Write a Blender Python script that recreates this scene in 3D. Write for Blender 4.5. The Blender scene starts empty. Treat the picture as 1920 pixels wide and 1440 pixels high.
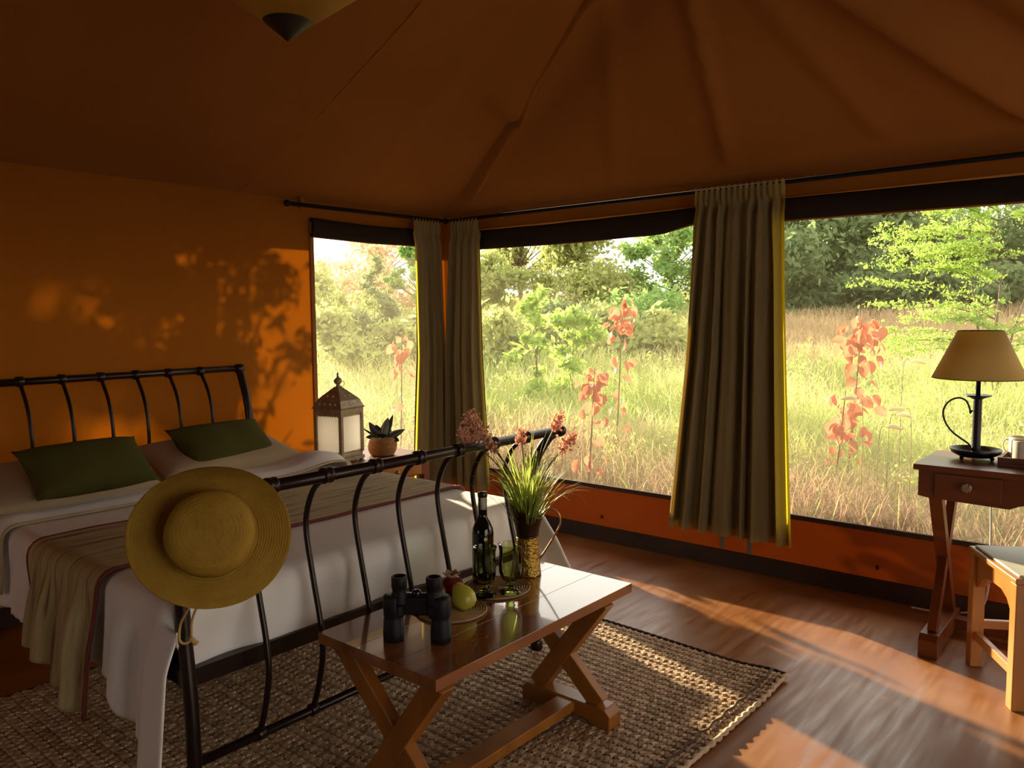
import bpy, math, random
import numpy as np
from mathutils import Vector, noise as mnoise
random.seed(7); RNG = np.random.default_rng(7)
C = bpy.context.scene.collection
SC = bpy.context.scene
pi = math.pi
R = math.radians

# ------------------------------------------------------------------ camera
CAM_H = 1.32
cd = bpy.data.cameras.new('camera'); cam = bpy.data.objects.new('camera', cd); C.objects.link(cam)
cd.sensor_width = 36.0; cd.lens = 36.0 * 1480 / 1920; cd.clip_start = 0.02; cd.clip_end = 300
_y, _p, _r = R(40.0), R(4.75), R(0.45)
fw = Vector((math.cos(_y)*math.cos(_p), math.sin(_y)*math.cos(_p), -math.sin(_p)))
rt = Vector((math.sin(_y), -math.cos(_y), 0)); up = rt.cross(fw)
rr = rt*math.cos(_r) - up*math.sin(_r); uu = up*math.cos(_r) + rt*math.sin(_r)
from mathutils import Matrix
M = Matrix((rr, uu, -fw)).transposed().to_4x4(); M.translation = Vector((0, 0, CAM_H))
cam.matrix_world = M
SC.camera = cam

# ------------------------------------------------------------------ light and exposure
SUN_AZ, SUN_EL = R(70.0), R(12.5)
SC.view_settings.view_transform = 'Standard'; SC.view_settings.look = 'None'
SC.view_settings.exposure = 0.0; SC.view_settings.gamma = 1.0
SC.view_settings.use_curve_mapping = False
SC.cycles.use_denoising = True
SC.cycles.max_bounces = 16; SC.cycles.diffuse_bounces = 5; SC.cycles.transparent_max_bounces = 12
SC.cycles.sample_clamp_indirect = 6.0
W = bpy.data.worlds.new('sky'); SC.world = W; W.use_nodes = True
bg = W.node_tree.nodes['Background']; bg.inputs[0].default_value = (1.0, 0.95, 0.84, 1); bg.inputs[1].default_value = 3.3
sl = bpy.data.lights.new('sun', 'SUN'); sl.energy = 22.0; sl.angle = R(0.6); sl.color = (1.0, 0.84, 0.55)
so = bpy.data.objects.new('sun', sl); C.objects.link(so)
sdir = Vector((math.cos(SUN_AZ)*math.cos(SUN_EL), math.sin(SUN_AZ)*math.cos(SUN_EL), math.sin(SUN_EL)))
so.rotation_euler = sdir.to_track_quat('Z', 'Y').to_euler(); so.location = sdir*40

# ------------------------------------------------------------------ materials
def _nt(name):
    m = bpy.data.materials.new(name); m.use_nodes = True
    n = m.node_tree; b = n.nodes['Principled BSDF']
    return m, n, b
def _coord(n, kind, scale):
    tc = n.nodes.new('ShaderNodeTexCoord'); mp = n.nodes.new('ShaderNodeMapping')
    mp.inputs['Scale'].default_value = scale
    n.links.new(tc.outputs[kind], mp.inputs['Vector']); return mp.outputs['Vector']
def _ramp(n, fac, stops):
    r = n.nodes.new('ShaderNodeValToRGB'); e = r.color_ramp.elements
    while len(e) < len(stops): e.new(0.5)
    for i, (p, c) in enumerate(stops): e[i].position = p; e[i].color = (*c, 1)
    n.links.new(fac, r.inputs['Fac']); return r.outputs['Color']
def mat(name, c1, c2=None, rough=0.6, metal=0.0, scale=(8, 8, 8), nscale=1.0, detail=4.0, bump=0.0, bscale=None,
        trans=0.0, tcol=None, spec=0.5, kind='Object', coat=0.0, stops=None, tex='noise'):
    m, n, b = _nt(name)
    b.inputs['Roughness'].default_value = rough; b.inputs['Metallic'].default_value = metal
    b.inputs['Specular IOR Level'].default_value = spec; b.inputs['Coat Weight'].default_value = coat
    col = None
    if c2 is not None or stops:
        v = _coord(n, kind, scale)
        if tex == 'wave':
            t = n.nodes.new('ShaderNodeTexWave'); t.inputs['Scale'].default_value = nscale; t.inputs['Distortion'].default_value = 6
            t.inputs['Detail'].default_value = detail; t.inputs['Detail Scale'].default_value = 1.5; out = t.outputs['Fac']
        else:
            t = n.nodes.new('ShaderNodeTexNoise'); t.inputs['Scale'].default_value = nscale; t.inputs['Detail'].default_value = detail
            out = t.outputs['Fac']
        n.links.new(v, t.inputs['Vector'])
        col = _ramp(n, out, stops or [(0.3, c1), (0.7, c2)])
        n.links.new(col, b.inputs['Base Color'])
        if bump:
            v2 = _coord(n, kind, bscale or scale)
            t2 = n.nodes.new('ShaderNodeTexNoise'); t2.inputs['Scale'].default_value = 1.0; t2.inputs['Detail'].default_value = 3
            n.links.new(v2, t2.inputs['Vector'])
            bp = n.nodes.new('ShaderNodeBump'); bp.inputs['Strength'].default_value = bump; bp.inputs['Distance'].default_value = 0.01
            n.links.new(t2.outputs['Fac'], bp.inputs['Height']); n.links.new(bp.outputs['Normal'], b.inputs['Normal'])
    else:
        b.inputs['Base Color'].default_value = (*c1, 1)
    if trans > 0:
        tr = n.nodes.new('ShaderNodeBsdfTranslucent'); mx = n.nodes.new('ShaderNodeMixShader'); mx.inputs[0].default_value = trans
        if tcol: tr.inputs[0].default_value = (*tcol, 1)
        elif col: n.links.new(col, tr.inputs[0])
        else: tr.inputs[0].default_value = (*c1, 1)
        n.links.new(b.outputs[0], mx.inputs[1]); n.links.new(tr.outputs[0], mx.inputs[2])
        n.links.new(mx.outputs[0], n.nodes['Material Output'].inputs['Surface'])
    return m

MT = {}
MT['canvas'] = mat('wall_canvas', (.21, .078, .010), (.17, .060, .007), .9, scale=(1.2, 1.2, 1.2), bump=.25, bscale=(120, 120, 120), trans=.082, tcol=(.52, .125, .002), spec=.1)
MT['canvas_low'] = mat('lower_canvas', (.27, .066, .014), (.21, .048, .010), .9, scale=(1.6, 1.6, 1.6), bump=.25, bscale=(90, 90, 90), trans=.04, tcol=(.5, .07, .003), spec=.1)
MT['roof'] = mat('roof_canvas', (.26, .100, .024), (.21, .076, .016), .95, scale=(.8, .8, .8), bump=.2, bscale=(110, 110, 110), spec=.05)
MT['skirt'] = mat('skirt_canvas', (.05, .022, .012), (.03, .014, .009), .85, scale=(3, 3, 3))
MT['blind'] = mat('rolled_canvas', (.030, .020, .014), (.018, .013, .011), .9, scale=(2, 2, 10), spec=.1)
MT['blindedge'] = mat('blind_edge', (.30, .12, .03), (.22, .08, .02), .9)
MT['iron'] = mat('dark_iron', (.022, .013, .011), (.035, .020, .016), .32, .55, scale=(20, 20, 20), spec=.6)
MT['rod'] = mat('rod_iron', (.012, .011, .014), None, .85, spec=.12)
MT['sheet'] = mat('white_cotton', (.90, .87, .82), (.84, .81, .77), .85, scale=(3, 3, 3), bump=.15, bscale=(9, 9, 9), spec=.2)
MT['pillow'] = mat('shaded_pillow_cotton', (.46, .35, .22), (.40, .30, .18), .85, scale=(4, 4, 4), spec=.2)  # white cotton toned down to tan: shade at the bed head in the colour
MT['piping'] = mat('beige_piping', (.50, .40, .22), None, .8)
MT['redpipe'] = mat('red_piping', (.16, .025, .02), None, .8)
MT['runner'] = mat('runner_weave', None, None, .85, scale=(3.5, 60, 3.5), nscale=1.0, detail=5, bump=.5, bscale=(5, 90, 60),
                   stops=[(.33, (.15, .10, .04)), (.43, (.40, .31, .14)), (.62, (.48, .39, .19)), (.78, (.36, .27, .12))])  # darkest tone paints shade into the creases
MT['green'] = mat('green_cushion', (.085, .080, .018), (.062, .060, .014), .9, scale=(5, 5, 5), bump=.15, bscale=(60, 60, 60), spec=.1)
MT['curtain'] = mat('curtain_linen', (.30, .24, .125), (.23, .185, .095), .9, scale=(60, 60, 4), bump=.15, bscale=(200, 200, 60), trans=.42, tcol=(.66, .46, .02), spec=.1)
MT['lining'] = mat('curtain_lining', (.16, .13, .08), None, .9)
MT['table'] = mat('polished_wood', None, None, .20, scale=(1.5, 14, 14), nscale=1.0, detail=4, spec=.8, coat=1.0,
                  stops=[(.3, (.17, .050, .011)), (.55, (.26, .082, .017)), (.75, (.33, .115, .026))])
MT['wood'] = mat('leg_wood', None, None, .34, scale=(9, 9, 3), detail=4, spec=.5,
                 stops=[(.3, (.20, .066, .010)), (.6, (.33, .118, .016)), (.8, (.40, .165, .026))])
MT['deskwood'] = mat('desk_wood', None, None, .36, scale=(7, 2, 9), detail=4, spec=.35,
                 stops=[(.3, (.10, .025, .006)), (.6, (.15, .040, .010)), (.8, (.21, .062, .016))])
MT['stoolwood'] = mat('stool_wood', None, None, .3, scale=(6, 6, 3), detail=4, spec=.5,
                 stops=[(.3, (.30, .11, .022)), (.6, (.42, .17, .035)), (.8, (.48, .21, .05))])
MT['stoolseat'] = mat('stool_pad', (.55, .53, .42), (.48, .46, .36), .38, scale=(12, 12, 12))
MT['straw'] = mat('straw', (.44, .27, .035), (.36, .21, .025), .75, scale=(30, 30, 30), trans=.12, tcol=(.5, .33, .02), spec=.25, bump=.3, bscale=(160, 160, 160))
MT['cord'] = mat('straw_cord', (.55, .36, .12), None, .8)
MT['brass'] = mat('hammered_brass', (.52, .32, .06), (.30, .17, .03), .34, .85, scale=(50, 50, 50), bump=.9, bscale=(75, 75, 75))
MT['darkbrass'] = mat('darkened_brass', (.07, .032, .018), (.045, .02, .013), .36, .7, scale=(20, 20, 20))
MT['copper'] = mat('copper_handle', (.45, .24, .12), None, .28, .9)
MT['leaf'] = mat('grass_leaf', (.13, .21, .03), (.26, .32, .07), .6, scale=(45, 45, 9), trans=.5, tcol=(.44, .52, .11))
MT['stem'] = mat('flower_stem', (.12, .16, .04), None, .6)
MT['blossom'] = mat('pink_blossom', (.86, .42, .32), (.94, .74, .54), .6, scale=(90, 90, 90), trans=.45, tcol=(.97, .62, .46))
MT['bino'] = mat('binocular_rubber', (.007, .007, .008), (.010, .010, .011), .5, scale=(40, 40, 40), bump=.15, bscale=(300, 300, 300), spec=.25)
MT['binometal'] = mat('binocular_gloss', (.012, .012, .014), None, .15)
MT['lens'] = mat('eyepiece_glass', (.004, .004, .006), None, .05)
MT['pear'] = mat('pear_skin', (.46, .40, .04), (.34, .32, .03), .35, scale=(14, 14, 14))
MT['pome'] = mat('pomegranate_skin', (.20, .018, .016), (.12, .012, .014), .28, scale=(10, 10, 10))
MT['calyx'] = mat('dry_calyx', (.42, .30, .22), None, .7)
MT['apple'] = mat('plum_skin', (.12, .018, .022), (.2, .05, .04), .3, scale=(10, 10, 10))
MT['twig'] = mat('fruit_stalk', (.07, .04, .015), None, .8)
MT['coaster'] = mat('coiled_grass', (.48, .29, .12), (.34, .19, .075), .75, scale=(25, 25, 25))
MT['bottle'] = mat('wine_bottle_glass', (.006, .006, .006), None, .07)
MT['capsule'] = mat('bottle_capsule', (.012, .008, .012), None, .3)
MT['label'] = mat('bottle_neck_label', (.5, .5, .38), (.35, .34, .24), .6, scale=(80, 80, 80))
MT['redlabel'] = mat('bottle_red_label', (.35, .05, .03), None, .6)
MT['gold'] = mat('gold_medallion', (.85, .55, .2), None, .5)
MT['lantmetal'] = mat('antique_lantern_metal', (.30, .22, .13), (.18, .125, .075), .5, .35, scale=(30, 30, 30))
MT['frost'] = mat('frosted_pane', (.86, .86, .80), None, .6, trans=.72, tcol=(.98, .97, .95))
MT['rope'] = mat('woven_pot', (.30, .125, .03), (.20, .075, .018), .75, scale=(40, 40, 40))
MT['darkleaf'] = mat('dark_leaf', (.025, .016, .016), (.018, .020, .012), .28, scale=(8, 8, 8))
MT['moss'] = mat('moss', (.16, .24, .05), (.10, .14, .03), .9, scale=(60, 60, 60))
MT['lamp'] = mat('lamp_iron', (.014, .013, .018), None, .4, .4)
MT['shade'] = mat('lamp_shade', (.78, .64, .26), (.70, .56, .21), .8, scale=(5, 5, 5), trans=.5, tcol=(.85, .64, .16))
MT['ceramic'] = mat('white_ceramic', (.66, .60, .48), None, .25)
MT['tray'] = mat('tray_wood', (.16, .05, .02), (.12, .035, .014), .35, scale=(4, 20, 20))
MT['knob'] = mat('pewter_knob', (.42, .34, .24), (.22, .17, .12), .4, .6, scale=(80, 80, 80))
MT['cable'] = mat('white_cable', (.6, .58, .52), None, .5)
MT['hide'] = mat('rawhide_shade', (.62, .40, .05), (.48, .28, .03), .6, scale=(3, 3, 3), trans=.4, tcol=(.8, .5, .05))
MT['blacktip'] = mat('pendant_tip', (.012, .007, .006), None, .5)
MT['bark'] = mat('bark', (.16, .11, .075), (.10, .07, .05), .9, scale=(6, 6, 2))
MT['redstem'] = mat('thin_stem', (.20, .12, .07), None, .8)
MT['redleaf'] = mat('red_leaf', (.40, .11, .06), (.46, .20, .07), .5, scale=(3, 3, 3), trans=.5, tcol=(.62, .20, .11))
MT['seed'] = mat('seed_plume', (.80, .74, .52), None, .8, trans=.5, tcol=(.9, .85, .6))

def foliage(name, a, b, t, sc=1.2, trans=.5):
    return mat(name, a, b, .6, scale=(sc, sc, sc), kind='Object', trans=trans, tcol=t, spec=.25)
MT['f_olive'] = foliage('olive_foliage', (.25, .29, .10), (.34, .36, .12), (.50, .55, .18))
MT['f_green'] = foliage('green_foliage', (.16, .28, .08), (.25, .37, .11), (.38, .58, .17))
MT['f_dark'] = foliage('dark_foliage', (.11, .16, .07), (.18, .22, .09), (.26, .35, .14))
MT['f_lime'] = foliage('lime_foliage', (.20, .32, .06), (.30, .42, .08), (.48, .66, .13))
MT['f_weed'] = foliage('weed_foliage', (.34, .42, .10), (.46, .50, .14), (.62, .70, .18))
MT['f_pale'] = foliage('pale_dry_foliage', (.52, .40, .27), (.60, .46, .29), (.80, .63, .38))

# grass: green, straw and rust patches; drier against the tent
def grass_material():
    m, n, b = _nt('meadow_grass')
    g = n.nodes.new('ShaderNodeNewGeometry')
    t = n.nodes.new('ShaderNodeTexNoise'); t.inputs['Scale'].default_value = .7; t.inputs['Detail'].default_value = 5
    n.links.new(g.outputs['Position'], t.inputs['Vector'])
    add = n.nodes.new('ShaderNodeMath'); add.operation = 'MULTIPLY_ADD'; add.inputs[1].default_value = .45
    n.links.new(g.outputs['Random Per Island'], add.inputs[0]); n.links.new(t.outputs['Fac'], add.inputs[2])
    c = _ramp(n, add.outputs[0], [(.40, (.26, .38, .08)), (.62, (.44, .53, .13)), (.80, (.58, .57, .22)), (.95, (.64, .52, .28))])
    at = n.nodes.new('ShaderNodeAttribute'); at.attribute_name = 'dry'
    mx = n.nodes.new('ShaderNodeMix'); mx.data_type = 'RGBA'
    n.links.new(at.outputs['Fac'], mx.inputs[0]); n.links.new(c, mx.inputs[6]); mx.inputs[7].default_value = (.40, .25, .15, 1)
    n.links.new(mx.outputs[2], b.inputs['Base Color']); b.inputs['Roughness'].default_value = .6
    tr = n.nodes.new('ShaderNodeBsdfTranslucent'); n.links.new(mx.outputs[2], tr.inputs[0])
    ms = n.nodes.new('ShaderNodeMixShader'); ms.inputs[0].default_value = .5
    n.links.new(b.outputs[0], ms.inputs[1]); n.links.new(tr.outputs[0], ms.inputs[2])
    n.links.new(ms.outputs[0], n.nodes['Material Output'].inputs['Surface'])
    return m
MT['grass'] = grass_material()
MT['soil'] = mat('meadow_soil', (.34, .26, .13), (.26, .20, .10), .95, scale=(.8, .8, .8), detail=8)

def floor_material():
    m, n, b = _nt('polished_red_screed')
    v = _coord(n, 'Object', (1.3, 1.3, 1)); t = n.nodes.new('ShaderNodeTexNoise'); t.inputs['Scale'].default_value = 1.6; t.inputs['Detail'].default_value = 7
    n.links.new(v, t.inputs['Vector'])
    tc = n.nodes.new('ShaderNodeTexCoord'); mp = n.nodes.new('ShaderNodeMapping'); mp.inputs['Rotation'].default_value = (0, 0, R(72)); mp.inputs['Scale'].default_value = (2.5, 26, 1)
    n.links.new(tc.outputs['Object'], mp.inputs['Vector'])
    t2 = n.nodes.new('ShaderNodeTexNoise'); t2.inputs['Scale'].default_value = 1.2; t2.inputs['Detail'].default_value = 6; n.links.new(mp.outputs[0], t2.inputs['Vector'])
    ad = n.nodes.new('ShaderNodeMath'); ad.operation = 'MULTIPLY_ADD'; ad.inputs[1].default_value = .35; n.links.new(t2.outputs['Fac'], ad.inputs[0]); n.links.new(t.outputs['Fac'], ad.inputs[2])
    c = _ramp(n, ad.outputs[0], [(.45, (.165, .055, .015)), (.68, (.27, .10, .027)), (.85, (.34, .165, .070))])
    n.links.new(c, b.inputs['Base Color'])
    rr_ = n.nodes.new('ShaderNodeMapRange'); rr_.inputs[1].default_value = .3; rr_.inputs[2].default_value = .7; rr_.inputs[3].default_value = .26; rr_.inputs[4].default_value = .50
    n.links.new(t2.outputs['Fac'], rr_.inputs[0]); n.links.new(rr_.outputs[0], b.inputs['Roughness'])
    bp = n.nodes.new('ShaderNodeBump'); bp.inputs['Strength'].default_value = .06; bp.inputs['Distance'].default_value = .01
    n.links.new(t2.outputs['Fac'], bp.inputs['Height']); n.links.new(bp.outputs[0], b.inputs['Normal'])
    return m
MT['floor'] = floor_material()

def rug_material():
    m, n, b = _nt('palm_weave')
    g = n.nodes.new('ShaderNodeNewGeometry')
    c = _ramp(n, g.outputs['Random Per Island'], [(0, (.30, .19, .105)), (.3, (.44, .295, .175)), (.7, (.53, .375, .23)), (1, (.65, .49, .325))])
    n.links.new(c, b.inputs['Base Color']); b.inputs['Roughness'].default_value = .6; b.inputs['Specular IOR Level'].default_value = .3
    return m
MT['weave'] = rug_material()
MT['weavedark'] = mat('mat_backing', (.07, .035, .02), None, .9)

def glass_material():           # thin blown glass: tinted see-through wall with a glossy skin
    m, n, b = _nt('green_goblet_glass')
    lw = n.nodes.new('ShaderNodeLayerWeight'); lw.inputs[0].default_value = .28
    tp = n.nodes.new('ShaderNodeBsdfTransparent'); gl = n.nodes.new('ShaderNodeBsdfGlossy'); gl.inputs['Roughness'].default_value = .03
    c = _ramp(n, lw.outputs['Facing'], [(0, (.70, .78, .40)), (.7, (.52, .62, .20)), (1, (.22, .30, .05))]); n.links.new(c, tp.inputs[0])
    mx = n.nodes.new('ShaderNodeMixShader'); n.links.new(lw.outputs['Fresnel'], mx.inputs[0])
    n.links.new(tp.outputs[0], mx.inputs[1]); n.links.new(gl.outputs[0], mx.inputs[2])
    n.links.new(mx.outputs[0], n.nodes['Material Output'].inputs['Surface'])
    return m
MT['glass'] = glass_material()
def screen_material():          # fine fly-screen mesh: mostly see-through, the threads catch the light
    m, n, b = _nt('fly_screen_mesh')
    tp = n.nodes.new('ShaderNodeBsdfTransparent'); tl = n.nodes.new('ShaderNodeBsdfTranslucent'); df = n.nodes.new('ShaderNodeBsdfDiffuse')
    tl.inputs[0].default_value = (.50, .44, .33, 1); df.inputs[0].default_value = (.35, .30, .24, 1)
    a = n.nodes.new('ShaderNodeMixShader'); a.inputs[0].default_value = .35; n.links.new(tl.outputs[0], a.inputs[1]); n.links.new(df.outputs[0], a.inputs[2])
    mx = n.nodes.new('ShaderNodeMixShader'); mx.inputs[0].default_value = .13
    n.links.new(tp.outputs[0], mx.inputs[1]); n.links.new(a.outputs[0], mx.inputs[2])
    n.links.new(mx.outputs[0], n.nodes['Material Output'].inputs['Surface'])
    return m
MT['screen'] = screen_material()

# ------------------------------------------------------------------ mesh helpers
OFF = {}
class MB:
    def __init__(self): self.v = []; self.f = []
    def add(self, vs, fs):
        o = len(self.v); self.v += [tuple(p) for p in vs]; self.f += [tuple(i+o for i in f) for f in fs]; return self
    def box(self, lo, hi):
        x0, y0, z0 = lo; x1, y1, z1 = hi
        return self.add([(x0,y0,z0),(x1,y0,z0),(x1,y1,z0),(x0,y1,z0),(x0,y0,z1),(x1,y0,z1),(x1,y1,z1),(x0,y1,z1)],
                        [(0,3,2,1),(4,5,6,7),(0,1,5,4),(1,2,6,5),(2,3,7,6),(3,0,4,7)])
    def beam(self, a, b, w, h, ref=(0, 0, 1)):       # square bar from a to b; h across ref, w sideways
        a = Vector(a); b = Vector(b); d = (b-a).normalized(); s = d.cross(Vector(ref)).normalized(); t = s.cross(d).normalized()
        vs = [p + s*i*w/2 + t*j*h/2 for p in (a, b) for i, j in ((-1,-1),(1,-1),(1,1),(-1,1))]
        return self.add(vs, [(0,1,2,3)[::-1],(4,5,6,7),(0,1,5,4),(1,2,6,5),(2,3,7,6),(3,0,4,7)])
    def tube(self, pts, r, n=8, cap=True):
        pts = [Vector(p) for p in pts]; k = len(pts); rs = r if hasattr(r, '__len__') else [r]*k
        vs = []; prev = None
        for i, p in enumerate(pts):
            d = (pts[min(i+1, k-1)] - pts[max(i-1, 0)]).normalized()
            if prev is None:
                s = d.cross(Vector((0,0,1)));
                if s.length < .1: s = d.cross(Vector((1,0,0)))
                s.normalize()
            else:
                s = (prev - d*prev.dot(d)).normalized()
            prev = s; t = d.cross(s)
            vs += [p + (s*math.cos(2*pi*j/n) + t*math.sin(2*pi*j/n))*rs[i] for j in range(n)]
        fs = [(i*n+j, i*n+(j+1)%n, (i+1)*n+(j+1)%n, (i+1)*n+j) for i in range(k-1) for j in range(n)]
        if cap: fs += [tuple(range(n))[::-1], tuple((k-1)*n+j for j in range(n))]
        return self.add(vs, fs)
    def lathe(self, prof, c=(0,0,0), n=24, axis=None, closed=True):   # prof: (radius, height)
        ax = Vector(axis).normalized() if axis else Vector((0,0,1))
        s = ax.orthogonal().normalized() if axis else Vector((1,0,0)); t = ax.cross(s); c = Vector(c)
        vs = [c + ax*h + (s*math.cos(2*pi*j/n) + t*math.sin(2*pi*j/n))*max(r, 1e-5) for r, h in prof for j in range(n)]
        k = len(prof)
        fs = [(i*n+j, i*n+(j+1)%n, (i+1)*n+(j+1)%n, (i+1)*n+j) for i in range(k-1) for j in range(n)]
        if closed: fs += [tuple(range(n))[::-1], tuple((k-1)*n+j for j in range(n))]
        return self.add(vs, fs)
    def grid(self, fn, nu, nv, flip=False):
        vs = [fn(i/nu, j/nv) for j in range(nv+1) for i in range(nu+1)]
        fs = [(j*(nu+1)+i, j*(nu+1)+i+1, (j+1)*(nu+1)+i+1, (j+1)*(nu+1)+i) for j in range(nv) for i in range(nu)]
        if flip: fs = [f[::-1] for f in fs]
        return self.add(vs, fs)
    def prism(self, poly, axis, lo, hi):             # poly in the plane across axis
        n = len(poly)
        def P(a, b, h): return {'x': (h, a, b), 'y': (a, h, b), 'z': (a, b, h)}[axis]
        vs = [P(a, b, lo) for a, b in poly] + [P(a, b, hi) for a, b in poly]
        return self.add(vs, [tuple(range(n))[::-1], tuple(range(n, 2*n))] + [(i, (i+1)%n, n+(i+1)%n, n+i) for i in range(n)])
    def ball(self, c, r, n=10, m=7, sq=(1,1,1)):
        return self.lathe_sq(c, r, n, m, sq)
    def lathe_sq(self, c, r, n, m, sq):
        vs = []; fs = []
        for i in range(m+1):
            th = pi*i/m
            for j in range(n):
                ph = 2*pi*j/n
                vs.append((c[0]+r*sq[0]*math.sin(th)*math.cos(ph), c[1]+r*sq[1]*math.sin(th)*math.sin(ph), c[2]-r*sq[2]*math.cos(th)))
        fs = [(i*n+j, i*n+(j+1)%n, (i+1)*n+(j+1)%n, (i+1)*n+j) for i in range(m) for j in range(n)]
        return self.add(vs, fs)
    def merge(self):
        seen = {}; mp = []; nv = []
        for p in self.v:
            k = (round(p[0]*2e5), round(p[1]*2e5), round(p[2]*2e5))
            if k not in seen: seen[k] = len(nv); nv.append(p)
            mp.append(seen[k])
        nf = []
        for f in self.f:
            g = []
            for i in f:
                if mp[i] not in g: g.append(mp[i])
            if len(g) > 2: nf.append(tuple(g))
        self.v, self.f = nv, nf
    def build(self, name, m, parent=None, smooth=False, bevel=0.0, solid=0.0):
        off = OFF.get(parent.name, Vector((0,0,0))) if parent else None
        if parent is None:
            a = np.array(self.v); lo = a.min(0); hi = a.max(0); off = Vector(((lo[0]+hi[0])/2, (lo[1]+hi[1])/2, lo[2]))
        me = bpy.data.meshes.new(name)
        if smooth: self.merge()
        me.from_pydata([(x-off[0], y-off[1], z-off[2]) for x, y, z in self.v], [], self.f); me.validate(); me.update()
        me.materials.append(MT[m])
        if smooth: me.polygons.foreach_set('use_smooth', [True]*len(me.polygons))
        o = bpy.data.objects.new(name, me); C.objects.link(o)
        if parent: o.parent = parent
        else: o.location = off
        OFF[o.name] = Vector(off)
        if bevel:
            b = o.modifiers.new('bevel', 'BEVEL'); b.width = bevel; b.segments = 2; b.limit_method = 'ANGLE'
        if solid:
            s = o.modifiers.new('solid', 'SOLIDIFY'); s.thickness = solid; s.offset = 0
        return o
def tag(o, label, cat, group=None, kind=None):
    o['label'] = label; o['category'] = cat
    if group: o['group'] = group
    if kind: o['kind'] = kind
    return o
def thing(name, loc, label, cat, group=None):
    o = bpy.data.objects.new(name, None); C.objects.link(o); o.location = loc; o.empty_display_size = .1
    OFF[o.name] = Vector(loc); return tag(o, label, cat, group)
def struct(o, **k): o['kind'] = 'structure'; return o
def cr(pts, n=6):                                    # Catmull-Rom through points
    P = [Vector(p) for p in pts]; out = []
    for i in range(len(P)-1):
        a, b, c, d = P[max(i-1,0)], P[i], P[i+1], P[min(i+2, len(P)-1)]
        for k in range(n):
            t = k/n
            out.append(.5*((2*b)+(c-a)*t+(2*a-5*b+4*c-d)*t*t+(3*b-a-3*c+d)*t**3))
    return out + [P[-1]]
def sstep(a, b, x):
    t = min(1, max(0, (x-a)/(b-a))); return t*t*(3-2*t)
def nz(x, y=0., z=0.): return mnoise.noise(Vector((x, y, z)))
def raw_mesh(name, V, T, m, parent=None, attr=None, loc=None):   # numpy triangles
    me = bpy.data.meshes.new(name); off = OFF[parent.name] if parent else Vector(loc or (0,0,0))
    V = np.asarray(V, np.float32) - np.array(off, np.float32); T = np.asarray(T, np.int32)
    me.vertices.add(len(V)); me.vertices.foreach_set('co', V.ravel())
    me.loops.add(T.size); me.loops.foreach_set('vertex_index', T.ravel())
    me.polygons.add(len(T)); me.polygons.foreach_set('loop_start', np.arange(0, T.size, 3, dtype=np.int32))
    me.update(calc_edges=True)
    if attr is not None:
        a = me.attributes.new('dry', 'FLOAT', 'POINT'); a.data.foreach_set('value', np.asarray(attr, np.float32))
    me.materials.append(MT[m])
    o = bpy.data.objects.new(name, me); C.objects.link(o)
    if parent: o.parent = parent
    else: o.location = off
    OFF[o.name] = Vector(off); return o

# ------------------------------------------------------------------ the tent
XR, YL = 3.88, 3.85            # right and left canvas walls
XW, YF = -3.10, -2.50
SILL, TOPW, EAVE = 0.32, 1.90, 2.00
fl = MB().grid(lambda u, v: (XW-.3 + u*(XR+.02-XW+.3), YF-.3 + v*(YL+.02-YF+.3), 0), 4, 4)
o = fl.build('floor', 'floor'); struct(o); o.location.z = 0
MB().box((XW-.35, YF-.35, -.35), (XR+.05, YL+.05, -.004)).build('trim_1', 'skirt')['kind'] = 'structure'

def rip(a, b, s): return s*(nz(a*1.7, b*1.1, 3.1)+.5*nz(a*4, b*3, 9.2))
def panel_y(mb, x0, x1, z0, z1, y, nx, nzv):
    mb.grid(lambda u, v: (x0+u*(x1-x0), y + rip(x0+u*(x1-x0), z0+v*(z1-z0), .006)*sstep(0, .1, u)*sstep(1, .9, u)*sstep(0,.1,v)*sstep(1,.9,v), z0+v*(z1-z0)), nx, nzv)
def panel_x(mb, y0, y1, z0, z1, x, ny, nzv):
    mb.grid(lambda u, v: (x + rip(y0+u*(y1-y0)+5, z0+v*(z1-z0), .006)*sstep(0,.1,u)*sstep(1,.9,u)*sstep(0,.1,v)*sstep(1,.9,v), y0+u*(y1-y0), z0+v*(z1-z0)), ny, nzv)
wl = MB()
WX0, WX1 = 2.79, 3.66
panel_y(wl, XW, WX0, 0, EAVE, YL, 50, 20); panel_y(wl, WX1, XR, 0, EAVE, YL, 4, 12)
panel_y(wl, WX0, WX1, TOPW, EAVE, YL, 4, 2); panel_y(wl, WX0, WX1, 0, SILL, YL, 6, 4)
struct(wl.build('wall_left', 'canvas', smooth=True))
wr = MB()
W2, W3 = (1.79, 3.60), (-1.4, 1.67)
for a, b in ((YF, W3[0]), (W3[1], W2[0]), (W2[1], YL)):
    panel_x(wr, a, b, SILL, EAVE, XR, 8, 12)
for a, b in (W2, W3): panel_x(wr, a, b, TOPW, EAVE, XR, 8, 2)
wro = struct(wr.build('wall_right', 'canvas', smooth=True))
lo_ = MB(); panel_x(lo_, YF, YL, 0, SILL, XR, 60, 5); lo_.build('lower_panel', 'canvas_low', wro, smooth=True)
bt = MB()
bt.box((XR-.012, YF, SILL-.012), (XR+.004, YL, SILL+.012)); bt.build('sill_band', 'skirt', wro)
tg = MB()
for yy in (3.05, 2.56, 1.02): tg.box((XR-.012, yy-.006, .13), (XR-.002, yy+.006, .15))
tg.build('toggle', 'skirt', wro)
wf = MB(); panel_y(wf, XW, -.2, 0, EAVE, YF, 10, 6); panel_y(wf, 2.4, XR, 0, EAVE, YF, 10, 6); panel_y(wf, XW, XR, EAVE, 4.2, YF, 10, 6)
struct(wf.build('wall_front', 'roof'))
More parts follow.
